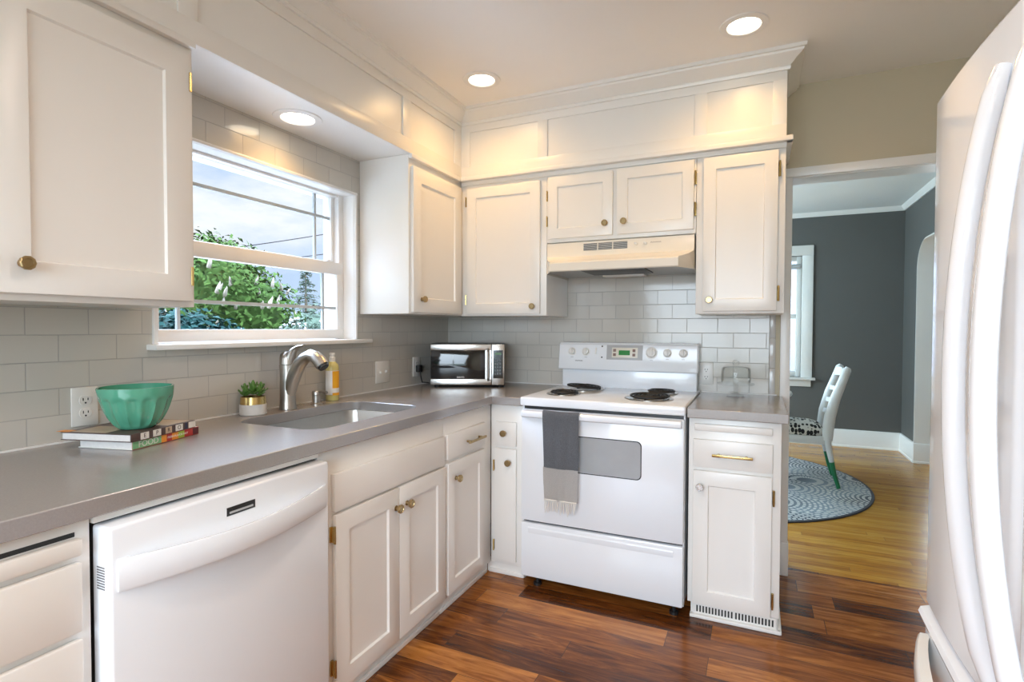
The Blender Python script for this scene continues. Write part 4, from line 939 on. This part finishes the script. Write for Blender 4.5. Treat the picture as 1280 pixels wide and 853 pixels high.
b.faces.new(rows[0][::-1]); b.faces.new(rows[-1]); obj('drawer_handle', b, mat('cream_handle', (0.80, 0.79, 0.74), 0.2, coat=0.3), dz, ang=40)
b = bm_new(); box(b, 0.40, 0.43, FY0+0.01, FY1-0.01, 0.02, 0.095); obj('grille', b, M['greyplastic'], t)

# ------------------------------------------------------------------ downlights
def downlight(x, y, z, label, r=0.094, power=DOWNLIGHT_W, col=WARM):
    t = thing('recessed_light', label, 'ceiling light', (x, y, z), 0, 'recessed ceiling lights')
    b = bm_new(); lathe(b, [(r*0.62, 0.012), (r*0.66, -0.002), (r*0.70, -0.006), (r*0.97, -0.004), (r, 0.0), (r*0.9, 0.001)], (x, y, z), 40); obj('trim_ring', b, M['trim'], t)
    b = bm_new(); lathe(b, [(0, -0.001), (r*0.655, -0.001), (r*0.655, 0.001), (0, 0.001)], (x, y, z), 32); obj('lamp_lens', b, M['lampglow'], t)
    l = bpy.data.lights.new('downlight_lamp', 'SPOT'); l.energy = power; l.color = col; l.spot_size = math.radians(160); l.spot_blend = 1.0; l.shadow_soft_size = 0.05
    o = bpy.data.objects.new('downlight_lamp', l); C.objects.link(o); o.location = (x, y, z-0.015)
downlight(-1.254, 2.384, ZC, 'glowing recessed ceiling light nearest the crown moulding corner')
downlight(-0.061, 2.395, ZC, 'glowing recessed ceiling light above the range end of the room')
downlight(-1.715, 1.650, ZS, 'glowing recessed light in the low soffit over the window', 0.096, DOWNLIGHT_W*0.45)
for x, y, lab in ((-0.45, 0.95, 'unseen recessed ceiling light added over the dishwasher side of the room'), (-0.25, -0.15, 'unseen recessed ceiling light added over the middle of the floor'), (-1.0, -0.9, 'unseen recessed ceiling light added at the rear by the left wall'), (0.3, -0.9, 'unseen recessed ceiling light added at the rear by the right wall')):
    downlight(x, y, ZC, lab, power=OVERHEAD_FILL_W, col=OVERHEAD_FILL)  # extra lights out of view, added to brighten counters and lower fronts

# ------------------------------------------------------------------ dining room
DWX0, DWX1, DWZ0, DWZ1 = -0.75, 0.45, 0.73, 2.07
b = bm_new(); box(b, DXL-0.1, DWX0, DY1, DY1+0.14, 0, 2.6); box(b, DWX1, DX1+0.2, DY1, DY1+0.14, 0, 2.6); box(b, DWX0, DWX1, DY1, DY1+0.14, 0, DWZ0); box(b, DWX0, DWX1, DY1, DY1+0.14, DWZ1, 2.6)
struct('wall_dining_far', b, M['charcoal'])
SLY0, SLY1, SLZ0, SLZ1 = 3.9, 6.1, 0.7, 2.2
b = bm_new(); box(b, DXL-0.14, DXL, 3.2, SLY0, 0, 2.6); box(b, DXL-0.14, DXL, SLY1, DY1+0.1, 0, 2.6); box(b, DXL-0.14, DXL, SLY0, SLY1, 0, SLZ0); box(b, DXL-0.14, DXL, SLY0, SLY1, SLZ1, 2.6)
struct('wall_dining_left', b, M['charcoal'])
b = bm_new(); box(b, -2.6, -2.0, 3.1, 3.21, 0, 2.6); struct('wall_dining_near', b, M['charcoal'])
# right wall with the arched opening
AY0, AY1, AZ = 4.75, 6.19, 2.09; R_ = 0.30; TH = 0.148
def arch_pts():
    pts = [(AY1, 0)]
    for k in range(13): a = k*PI/2/12; pts.append((AY1 - R_ + R_*math.cos(a), AZ - R_*0.9 + R_*0.9*math.sin(a)))
    for k in range(13): a = PI/2 + k*PI/2/12; pts.append((AY0 + R_ + R_*math.cos(a), AZ - R_*0.9 + R_*0.9*math.sin(a)))
    pts.append((AY0, 0)); return pts
ap = arch_pts()
b = bm_new(); box(b, DX1, DX1+TH, 3.2, AY0, 0, 2.6); box(b, DX1, DX1+TH, AY1, DY1+0.1, 0, 2.6)
for (y_a, z_a), (y_b, z_b) in zip(ap[1:-1], ap[2:-1]):
    prism(b, [(y_a, z_a), (y_a, 2.6), (y_b, 2.6), (y_b, z_b)], lambda a, c, d: (d, a, c), DX1, DX1+TH)
struct('wall_dining_right', b, M['charcoal'])
b = bm_new()   # white lining of the arch
inn = [(y + (0.012 if y < 5.4 else -0.012)*(1), min(z, AZ-0.012) if 0 < z else 0) for y, z in ap]
for xs in ((DX1-0.012, DX1+TH+0.012),):
    A = [[b.verts.new((x, y, z)) for y, z in ap] for x in xs]; B = [[b.verts.new((x, y, z)) for y, z in inn] for x in xs]
    for k in range(len(ap)-1):
        b.faces.new((B[0][k], B[0][k+1], B[1][k+1], B[1][k])); b.faces.new((A[0][k], A[0][k+1], B[0][k+1], B[0][k])); b.faces.new((A[1][k], A[1][k+1], B[1][k+1], B[1][k])); b.faces.new((A[0][k], A[0][k+1], A[1][k+1], A[1][k]))
struct('trim_arch', b, M['trim'])
BBP = [(0, 0), (0.022, 0), (0.022, 0.015), (0.016, 0.02), (0.016, 0.165), (0.010, 0.182), (0, 0.186)]
b = bm_new(); prism(b, BBP, lambda a, c, d: (d, DY1-a, c), DXL, DX1); struct('baseboard_dining_far', b, M['trim'])
b = bm_new(); prism(b, BBP, lambda a, c, d: (DX1-a, d, c), AY1-0.012, DY1); prism(b, BBP, lambda a, c, d: (d, AY1-0.012-a, c), DX1-0.016, DX1+TH+0.01); prism(b, BBP, lambda a, c, d: (DX1-a, d, c), 3.21, AY0); struct('baseboard_dining_right', b, M['trim'])
CRD = [(0, 2.485), (0.012, 2.485), (0.016, 2.495), (0.036, 2.512), (0.045, 2.53), (0, 2.53)]
b = bm_new(); prism(b, CRD, lambda a, c, d: (d, DY1-a, c), DXL, DX1); prism(b, CRD, lambda a, c, d: (DX1-a, d, c), 3.21, DY1); prism(b, CRD, lambda a, c, d: (DXL+a, d, c), 3.21, DY1); struct('trim_crown_dining', b, M['trim'])
w = thing('window_2', 'white-framed dining room window mostly hidden by the doorway', 'window'); w['kind'] = 'structure'
b = bm_new()
box(b, DWX0-0.11, DWX0, DY1-0.02, DY1, DWZ0, DWZ1, bev=0.004); box(b, DWX1, DWX1+0.11, DY1-0.02, DY1, DWZ0, DWZ1, bev=0.004); box(b, DWX0-0.11, DWX1+0.11, DY1-0.022, DY1, DWZ1, DWZ1+0.11, bev=0.004)
box(b, DWX0-0.10, DWX1+0.10, DY1-0.018, DY1, DWZ0-0.10, DWZ0-0.02, bev=0.003); obj('window_casing', b, M['trim'], w)
b = bm_new(); box(b, DWX0-0.14, DWX1+0.14, DY1-0.055, DY1+0.1, DWZ0-0.028, DWZ0, bev=0.004); obj('window_sill', b, M['trim'], w)
b = bm_new()
for x0, x1, z0, z1 in ((DWX0, DWX0+0.05, DWZ0, DWZ1), (DWX1-0.05, DWX1, DWZ0, DWZ1), (DWX0+0.05, DWX1-0.05, DWZ0, DWZ0+0.06), (DWX0+0.05, DWX1-0.05, DWZ1-0.05, DWZ1), (DWX0+0.05, DWX1-0.05, 1.38, 1.43)): box(b, x0, x1, DY1+0.05, DY1+0.09, z0, z1, bev=0.003)
obj('window_sash', b, M['trim'], w)
b = bm_new(); box(b, DWX0+0.05, DWX1-0.05, DY1+0.069, DY1+0.071, DWZ0+0.06, DWZ1-0.05); obj('window_pane', b, M['pane'], w)
t = thing('roller_blind', 'rolled-up pale blind at the top of the dining room window', 'blind', (-0.15, DY1+0.02, 2.0))
b = bm_new(); tube(b, [(DWX0+0.02, DY1+0.015, 1.955), (DWX1-0.015, DY1+0.015, 1.955)], 0.028, 16); obj('blind_roll', b, M['greyplastic'], t)
w = thing('window_4', 'unseen wide window added on the left side wall of the dining room', 'window'); w['kind'] = 'structure'  # unseen side window added to carry the cool dining daylight lamp
b = bm_new()
for y in (SLY0, 4.96, SLY1-0.06): box(b, DXL-0.1, DXL+0.02, y, y+0.06, SLZ0, SLZ1, bev=0.003)
for z in (SLZ0, SLZ1-0.06): box(b, DXL-0.1, DXL+0.02, SLY0, SLY1, z, z+0.06, bev=0.003)
obj('window_frame', b, M['trim'], w)
# room seen through the arch
b = bm_new(); box(b, DX1+TH, 2.12, 8.6, 8.72, 0, 2.6); box(b, 3.4, 5.2, 8.6, 8.72, 0, 2.6); box(b, 2.12, 3.4, 8.6, 8.72, 0, 0.75); box(b, 2.12, 3.4, 8.6, 8.72, 2.1, 2.6); struct('wall_living_far', b, M['brownwall'])
b = bm_new(); box(b, 5.1, 5.2, 3.2, 8.6, 0, 2.6); struct('wall_living_right', b, M['brownwall'])
b = bm_new(); box(b, DX1+TH, 5.2, 3.1, 3.2, 0, 2.6); struct('wall_living_near', b, M['brownwall'])
w = thing('window_5', 'bright window in the room beyond the arch', 'window'); w['kind'] = 'structure'
b = bm_new()
for x0, x1, z0, z1 in ((2.06, 2.16, 0.70, 2.18), (3.36, 3.46, 0.70, 2.18), (2.06, 3.46, 2.08, 2.18), (2.06, 3.46, 0.68, 0.77), (2.12, 3.4, 1.38, 1.43)): box(b, x0, x1, 8.56, 8.63, z0, z1, bev=0.003)
obj('window_frame', b, M['trim'], w)

# rug
def rug_mat():
    m = bpy.data.materials.new('blue_grey_medallion_rug'); m.use_nodes = True
    nt, N, L, bs = nodes(m); bs.inputs['Roughness'].default_value = 0.95
    tc = N('ShaderNodeTexCoord'); sp = N('ShaderNodeSeparateXYZ'); L(tc.outputs['Object'], sp.inputs[0])
    def math_(op, a, bb=None, c=None):
        n = N('ShaderNodeMath'); n.operation = op
        for i, q in enumerate((a, bb, c)):
            if q is None: continue
            if isinstance(q, (int, float)): n.inputs[i].default_value = q
            else: L(q, n.inputs[i])
        return n.outputs[0]
    # chrysanthemum medallions: polar petal bricks around cell centres
    vo = N('ShaderNodeTexVoronoi'); L(tc.outputs['Object'], vo.inputs['Vector']); vo.inputs['Scale'].default_value = 1.9; vo.inputs['Randomness'].default_value = 0.9
    df = N('ShaderNodeVectorMath'); df.operation = 'SUBTRACT'; L(tc.outputs['Object'], df.inputs[0])
    L(vo.outputs['Position'], df.inputs[1])
    s2 = N('ShaderNodeSeparateXYZ'); L(df.outputs[0], s2.inputs[0])
    ang = math_('ARCTAN2', s2.outputs[1], s2.outputs[0]); rad = vo.outputs['Distance']
    rr = math_('MULTIPLY', rad, 12.0)
    cb = N('ShaderNodeCombineXYZ'); L(math_('MULTIPLY', ang, 5.2), cb.inputs[0]); L(rr, cb.inputs[1])
    br = N('ShaderNodeTexBrick'); L(cb.outputs[0], br.inputs['Vector']); br.inputs['Scale'].default_value = 1.0
    br.inputs['Brick Width'].default_value = 1.0; br.inputs['Row Height'].default_value = 0.62; br.inputs['Mortar Size'].default_value = 0.17; br.inputs['Mortar Smooth'].default_value = 0.3
    nz = N('ShaderNodeTexNoise'); L(tc.outputs['Object'], nz.inputs['Vector']); nz.inputs['Scale'].default_value = 1.7
    rp = N('ShaderNodeValToRGB'); L(nz.outputs['Fac'], rp.inputs[0]); rp.color_ramp.elements[0].position = 0.42; rp.color_ramp.elements[1].position = 0.60
    rp.color_ramp.elements[0].color = (0.075, 0.085, 0.10, 1); rp.color_ramp.elements[1].color = (0.22, 0.26, 0.29, 1)
    mx = N('ShaderNodeMix'); mx.data_type = 'RGBA'; L(br.outputs['Fac'], mx.inputs[0]); mx.inputs[6].default_value = (0.55, 0.55, 0.52, 1); L(rp.outputs[0], mx.inputs[7])
    L(mx.outputs[2], bs.inputs['Base Color'])
    n3 = N('ShaderNodeTexNoise'); L(tc.outputs['Object'], n3.inputs['Vector']); n3.inputs['Scale'].default_value = 300
    bp = N('ShaderNodeBump'); bp.inputs['Strength'].default_value = 0.5; bp.inputs['Distance'].default_value = 0.004; L(n3.outputs['Fac'], bp.inputs['Height']); L(bp.outputs[0], bs.inputs['Normal'])
    return m
RC, RR = (-0.33, 4.93), 1.165
t = thing('round_rug', 'round blue-grey and cream patterned rug on the golden floor', 'rug', (RC[0], RC[1], 0))
b = bm_new(); lathe(b, [(0, 0.010), (RR-0.02, 0.010)], (RC[0], RC[1], 0), 96); obj('rug_pile', b, rug_mat(), t)
b = bm_new(); lathe(b, [(RR-0.02, 0.010), (RR-0.004, 0.010), (RR, 0.006), (RR, 0.0), (0, 0)], (RC[0], RC[1], 0), 96); obj('rug_border', b, mat('dark_rug_binding', (0.05, 0.05, 0.06), 0.95), t)

# chair (local: faces -x, rear legs at +x)
def seat_fabric():
    m = bpy.data.materials.new('black_spotted_seat_fabric'); m.use_nodes = True
    nt, N, L, bs = nodes(m); bs.inputs['Roughness'].default_value = 0.9
    tc = N('ShaderNodeTexCoord'); mp = N('ShaderNodeMapping'); L(tc.outputs['Object'], mp.inputs[0]); mp.inputs['Scale'].default_value = (36, 18, 24)
    vo = N('ShaderNodeTexVoronoi'); L(mp.outputs[0], vo.inputs['Vector']); vo.inputs['Scale'].default_value = 1.0; vo.inputs['Randomness'].default_value = 0.45
    rp = N('ShaderNodeValToRGB'); L(vo.outputs['Distance'], rp.inputs[0]); rp.color_ramp.elements[0].position = 0.46; rp.color_ramp.elements[1].position = 0.50
    rp.color_ramp.elements[0].color = (0.012, 0.012, 0.014, 1); rp.color_ramp.elements[1].color = (0.68, 0.67, 0.63, 1)
    L(rp.outputs[0], bs.inputs['Base Color']); return m
t = thing('dining_chair', 'white dining chair with black-spotted seat and green-dipped legs on the rug', 'chair', (0.323, 5.083, 0.0145), math.radians(-0.5))
W2, D0, D1 = 0.215, -0.24, 0.19
b = bm_new(); rows = []; nn = 14
def super_pt(a, s, z): 
    c_, s_ = math.cos(a), math.sin(a); e = 0.5
    return ((D0+D1)/2 + s*(D1-D0)/2*math.copysign(abs(c_)**e, c_), s*W2*math.copysign(abs(s_)**e, s_), z)
for s, z in ((0.97, 0.395), (1.0, 0.41), (1.0, 0.432), (0.96, 0.450), (0.85, 0.470), (0.62, 0.486), (0.3, 0.494)):
    rows.append([b.verts.new(super_pt(2*PI*k/40, s, z)) for k in range(40)])
for A, B in zip(rows, rows[1:]):
    for k in range(40): b.faces.new((A[k], A[(k+1)%40], B[(k+1)%40], B[k]))
b.faces.new(rows[0][::-1]); b.faces.new(rows[-1]); obj('seat_cushion', b, seat_fabric(), t, local=True, ang=60)
b = bm_new()
for y in (-W2, W2): box(b, D0+0.01, D1, y-0.011 if y < 0 else y-0.011, y+0.011, 0.335, 0.398, bev=0.004)
box(b, D0, D0+0.022, -W2, W2, 0.335, 0.398, bev=0.004); box(b, D1-0.015, D1+0.008, -W2, W2, 0.340, 0.398, bev=0.004); obj('apron', b, M['chairwhite'], t, local=True)
for y in (-W2, W2):
    # rear leg: splayed, with back post above as one stile
    b = bm_new(); tube(b, [(0.20, y, 0.40), (0.205, y, 0.34), (0.215, y, 0.28), (0.232, y, 0.20)], [0.023, 0.024, 0.021, 0.018], 10); lg = obj('leg', b, M['chairwhite'], t, local=True, ang=60)
    b = bm_new(); tube(b, [(0.2315, y, 0.202), (0.252, y, 0.10), (0.282, y, 0.0)], [0.0182, 0.0165, 0.0145], 10); obj('green_tip', b, M['green'], lg, local=True, ang=60, label='green painted leg tip')
    b = bm_new(); tube(b, [(D0+0.02, y, 0.39), (D0+0.012, y, 0.30), (D0+0.02, y, 0.20)], [0.023, 0.021, 0.017], 10); lg = obj('leg', b, M['chairwhite'], t, local=True, ang=60)
    b = bm_new(); tube(b, [(D0+0.02, y, 0.202), (D0+0.022, y, 0.0)], [0.0172, 0.012], 10); obj('green_tip', b, M['green'], lg, local=True, ang=60, label='green painted leg tip')
    b = bm_new(); tube(b, [(0.200, y, 0.37), (0.202, y, 0.45), (0.214, y, 0.56), (0.250, y, 0.71), (0.298, y, 0.85), (0.324, y*0.98, 0.930), (0.334, y*0.95, 0.948)], [0.024, 0.028, 0.028, 0.025, 0.022, 0.021, 0.013], 10, flat=[(1.45, 0.8)]*7); obj('back_post', b, M['chairwhite'], t, local=True, ang=60)
def slat(z0, z1, xo, thick=0.012, bow=0.018):
    bm = bm_new(); rows = []
    for k in range(13):
        s = k/12; y = -W2 + s*2*W2; dx = bow*math.sin(s*PI); dzz = 0.010*math.sin(s*PI)
        rows.append([bm.verts.new(p) for p in ((xo+dx, y, z0+dzz), (xo+dx+thick, y, z0+dzz), (xo+dx+thick+0.008, y, z1+dzz), (xo+dx+0.008, y, z1+dzz))])
    for A, B in zip(rows, rows[1:]):
        for k in range(4): bm.faces.new((A[k], A[(k+1)%4], B[(k+1)%4], B[k]))
    bm.faces.new(rows[0][::-1]); bm.faces.new(rows[-1]); return bm
for z0, z1, xo in ((0.540, 0.575, 0.196), (0.635, 0.670, 0.218), (0.735, 0.770, 0.246), (0.860, 0.930, 0.284)):
    obj('back_slat', slat(z0, z1, xo), M['chairwhite'], t, local=True, ang=50)
# table mostly hidden behind the partition
t = thing('dining_table', 'white round dining table, only its edge showing past the doorway', 'table', (-0.33, 4.95, 0.010))
b = bm_new(); lathe(b, [(0, 0.715), (0.585, 0.715), (0.60, 0.722), (0.607, 0.735), (0.60, 0.748), (0.59, 0.752), (0, 0.752)], (-0.33, 4.95, 0.0), 64); obj('tabletop', b, M['chairwhite'], t, ang=40)
b = bm_new(); lathe(b, [(0, 0.04), (0.07, 0.04), (0.055, 0.12), (0.045, 0.25), (0.075, 0.36), (0.05, 0.46), (0.05, 0.60), (0.12, 0.70), (0.14, 0.716), (0, 0.716)], (-0.33, 4.95, 0.0), 32); obj('pedestal', b, M['chairwhite'], t, ang=50)
for k in range(4):
    a = PI/4 + k*PI/2; b = bm_new(); tube(b, [(-0.33+0.04*math.cos(a), 4.95+0.04*math.sin(a), 0.16), (-0.33+0.18*math.cos(a), 4.95+0.18*math.sin(a), 0.12), (-0.33+0.34*math.cos(a), 4.95+0.34*math.sin(a), 0.034)], [0.03, 0.026, 0.022], 10); obj('foot', b, M['chairwhite'], t, ang=60)

# ------------------------------------------------------------------ outdoors
b = bm_new(); box(b, -60, XW-0.5, -40, 70, -0.75, -0.65); box(b, XW-0.5, 30, 10.3, 70, -0.75, -0.65); box(b, XW-0.6, 30, -40, YR-0.4, -0.75, -0.65); struct('ground_lawn', b, M['grass'])
b = bm_new(); box(b, -6.2, XW-0.5, -8, 9, -0.655, -0.63); struct('ground_bounce_slab', b, mat('pale_bounce_slab', (0.45, 0.435, 0.41), 0.9, var=0.08, nscale=3))  # pale slab added outside to bounce daylight up at the window soffit
def foliage(center, radii, n, size, seed, lumps=14, core=0.78):
    rng = random.Random(seed); bm = bm_new()
    c = Vector(center); L_ = []
    for k in range(lumps):
        d = Vector((rng.gauss(0, 1), rng.gauss(0, 1), rng.gauss(0, 0.9))).normalized()
        L_.append((c + Vector((d.x*radii[0], d.y*radii[1], d.z*radii[2]))*0.62, rng.uniform(0.34, 0.52)*min(radii)))
    tmp = bmesh.new(); bmesh.ops.create_icosphere(tmp, subdivisions=3, radius=1.0)
    for v in tmp.verts:
        v.co = Vector((v.co.x*radii[0], v.co.y*radii[1], v.co.z*radii[2]))*core*(1+0.25*noise.noise(v.co*1.7)) + c
    merge(bm, tmp)
    for k in range(n):
        lc, lr = rng.choice(L_); d = Vector((rng.gauss(0, 1), rng.gauss(0, 1), rng.gauss(0, 1))).normalized()
        p = lc + d*lr*rng.uniform(0.75, 1.12)
        q = (p - c); 
        a = rng.uniform(0, 2*PI); nrm = (d + Vector((rng.gauss(0, .5), rng.gauss(0, .5), rng.gauss(0.4, .5)))).normalized()
        u = nrm.orthogonal().normalized(); u.rotate(Matrix.Rotation(a, 3, nrm)); v_ = nrm.cross(u); s = size*rng.uniform(0.6, 1.3)
        vs = [bm.verts.new(p + u*s), bm.verts.new(p + v_*s*0.45 + nrm*s*0.12), bm.verts.new(p - u*s*0.9 - nrm*s*0.2), bm.verts.new(p - v_*s*0.45 + nrm*s*0.12)]
        bm.faces.new((vs[0], vs[1], vs[3])); bm.faces.new((vs[1], vs[2], vs[3]))
    return bm, L_
TC = Vector((-13.2, 9.45, 1.30)); TR = (2.5, 2.5, 2.38)
t = thing('chestnut_tree', 'large green flowering chestnut tree filling the left of the window view', 'tree', (TC.x, TC.y, -0.65))
bm, lumps = foliage(TC, TR, 26000, 0.095, 3, 34); obj('foliage', bm, M['chestnut'], t, ang=180)
b = bm_new(); tube(b, [(TC.x, TC.y, -0.65), (TC.x+0.05, TC.y, 0.2), (TC.x, TC.y+0.05, 1.4)], [0.30, 0.24, 0.18], 12); obj('trunk', b, M['bark'], t)
rng = random.Random(5); bl0 = None; cnt = 0
while cnt < 99:
    lc, lr = rng.choice(lumps); d = Vector((rng.gauss(0.7, 0.8), rng.gauss(-0.7, 0.8), rng.gauss(0.3, 0.7))).normalized()
    if (lc + d*lr - TC).dot(Vector((0.81, -0.58, 0.1))) < 1.15: continue
    p = lc + d*lr*1.02 - Vector((TC.x, TC.y, -0.65))
    if bl0 is None:
        b = bm_new(); lathe(b, [(0, 0), (0.030, 0.01), (0.042, 0.05), (0.034, 0.13), (0.018, 0.21), (0, 0.25)], (0, 0, 0), 8)
        for v in b.verts: v.co += Vector((noise.noise(v.co*40), noise.noise(v.co*40+Vector((5,0,0))), 0))*0.015
        bl0 = obj('blossom', b, M['blossom'], t, local=True, label='cream flower spike'); o = bl0
    else:
        o = bl0.copy(); C.objects.link(o); o.parent = t
    o.location = p; o.rotation_euler = (rng.uniform(-.2, .5), rng.uniform(0.1, .7), rng.uniform(-.5, .5)); s = rng.uniform(0.8, 1.35); o.scale = (s, s, s); cnt += 1
# bare conifer
t = thing('conifer_tree', 'thin hazy conifer beyond the chestnut tree', 'tree', (-25.5, 25.1, -0.65))
b = bm_new(); tube(b, [(-25.5, 25.1, -0.65), (-25.5, 25.1, 4.8)], [0.16, 0.03], 8); obj('trunk', b, M['bark'], t)
b = bm_new(); rng = random.Random(9)
for k in range(190):
    z = 0.2 + 4.9*rng.random(); a = rng.uniform(0, 2*PI); ln = (5.4-z)/5.2*1.9*rng.uniform(0.5, 1.0) + 0.12
    p0 = Vector((-25.5, 25.1, z)); d = Vector((math.cos(a), math.sin(a), -0.12))
    tube(b, [p0, p0+d*ln*0.6, p0+d*ln+Vector((0, 0, -0.1*ln))], [0.022, 0.016, 0.006], 4)
    for q in range(7):
        c_ = p0 + d*ln*rng.uniform(0.35, 1.0); e = Vector((rng.gauss(0, 1), rng.gauss(0, 1), rng.gauss(-0.6, 0.5))).normalized()*0.20; sd = e.orthogonal().normalized()*0.03
        b.faces.new([b.verts.new(x) for x in (c_-sd, c_+sd, c_+e)])
obj('branches', b, M['hazeleaf'], t, ang=180)
def shrub(name, label, c, r, n, size, m, seed, fl=None):
    m.node_tree.nodes['Principled BSDF'].inputs['Specular IOR Level'].default_value = 0.03
    t = thing(name, label, 'shrub', (c[0], c[1], -0.65)); bm, l = foliage(c, r, n, size, seed, 12); obj('foliage', bm, m, t, ang=180)
    if fl:
        rng = random.Random(seed); b = bm_new()
        for k in range(170):
            lc, lr = rng.choice(l); d = Vector((rng.gauss(0, 1), rng.gauss(0, 1), rng.gauss(0.3, 1))).normalized(); p = lc+d*lr*1.1; tmp = bmesh.new(); bmesh.ops.create_icosphere(tmp, subdivisions=1, radius=rng.uniform(0.025, 0.055)); merge(b, tmp, Matrix.Translation(p))
        f = obj('flowers', b, fl, t); f['kind'] = 'stuff'
    b = bm_new(); tube(b, [(c[0], c[1], -0.65), (c[0], c[1], c[2])], [0.06, 0.04], 8); obj('stem', b, M['bark'], t)
shrub('flowering_shrub', 'pale flowering shrub right of the chestnut tree', (-8.2, 8.0, 0.55), (0.75, 0.75, 0.85), 3000, 0.055, M['hazeleaf'], 21, mat('pale_flowers', (0.26, 0.26, 0.23), 0.8))
shrub('hedge_shrub', 'hedge shrub coloured dark for shade in front of the chestnut tree', (-8.0, 5.3, 0.42), (1.35, 1.35, 1.12), 5000, 0.07, mat('shaded_teal_hedge_leaves', (0.006, 0.025, 0.022), 0.6, var=0.4, nscale=4), 22)  # leaf colour made dark to carry the shade the hedge stands in
shrub('hedge_shrub', 'low grey-green hedge shrub behind the flowering shrub', (-22.5, 22.6, 0.7), (2.8, 2.4, 1.7), 3000, 0.16, M['hazeleaf'], 23)
# neighbouring house
t = thing('neighbour_house', 'small cream house with grey gabled roof beyond the flowering shrub', 'house', (-17.8, 17.2, -0.65))
b = bm_new(); prism(b, [(-1.3, -0.65), (1.3, -0.65), (1.3, 0.55), (0, 1.35), (-1.3, 0.55)], lambda a, c, d: (-17.8+d*0.75+a*0.66, 17.2+d*0.66-a*0.75 + 0, c), -0.0, -3.5); obj('walls', b, M['stucco'], t)
b = bm_new()
for s in (-1, 1): prism(b, [(0, 1.37), (s*1.5, 0.44), (s*1.5, 0.54), (0, 1.47)], lambda a, c, d: (-17.8+d*0.75+a*0.66, 17.2+d*0.66-a*0.75, c), 0.25, -3.7)
obj('roof', b, M['roof'], t)
# overhead cables
for (q0, q1, sag, lab) in (((-19.85, 11.0, 3.45), (-19.85, 24.0, 6.89), 0.10, 'upper overhead cable crossing the sky in the window'), ((-19.85, 11.0, 3.10), (-19.85, 24.0, 5.70), 0.12, 'lower overhead cable crossing the sky in the window')):
    b = bm_new(); P0, P1 = Vector(q0), Vector(q1)
    tube(b, [P0.lerp(P1, k/16) - Vector((0, 0, sag*math.sin(PI*k/16))) for k in range(17)], 0.020, 6); o = obj('overhead_cable', b, M['wire']); o['label'] = lab; o['category'] = 'cable'
for y_, h_, lab in ((11.0, 3.7, 'utility pole at the left end of the overhead cables'), (24.0, 7.2, 'utility pole at the right end of the overhead cables')):
    t = thing('utility_pole', lab, 'pole', (-20, y_, -0.65)); b = bm_new(); tube(b, [(-20, y_, -0.65), (-20, y_, h_)], [0.14, 0.10], 10); obj('shaft', b, M['bark'], t)
# unseen slab added to keep sun off the rear window; pale house opposite the dining window
b = bm_new(); box(b, -2.6, 2.0, -4.2, YR-0.14, 2.45, 2.55); struct('trim_sun_block', b, M['trim'])
t = thing('neighbour_house', 'pale neighbouring house wall outside the dining room window', 'house', (-1.5, 13, -0.65))
b = bm_new(); box(b, -7, 3.2, 12.6, 16, -0.65, 4.2); obj('walls', b, mat('pale_blue_siding', (0.36, 0.40, 0.44), 0.8), t)
b = bm_new(); prism(b, [(12.2, 4.2), (14.3, 5.6), (16.4, 4.2)], lambda a, c, d: (d, a, c), -7.3, 3.5); obj('roof', b, M['roof'], t)
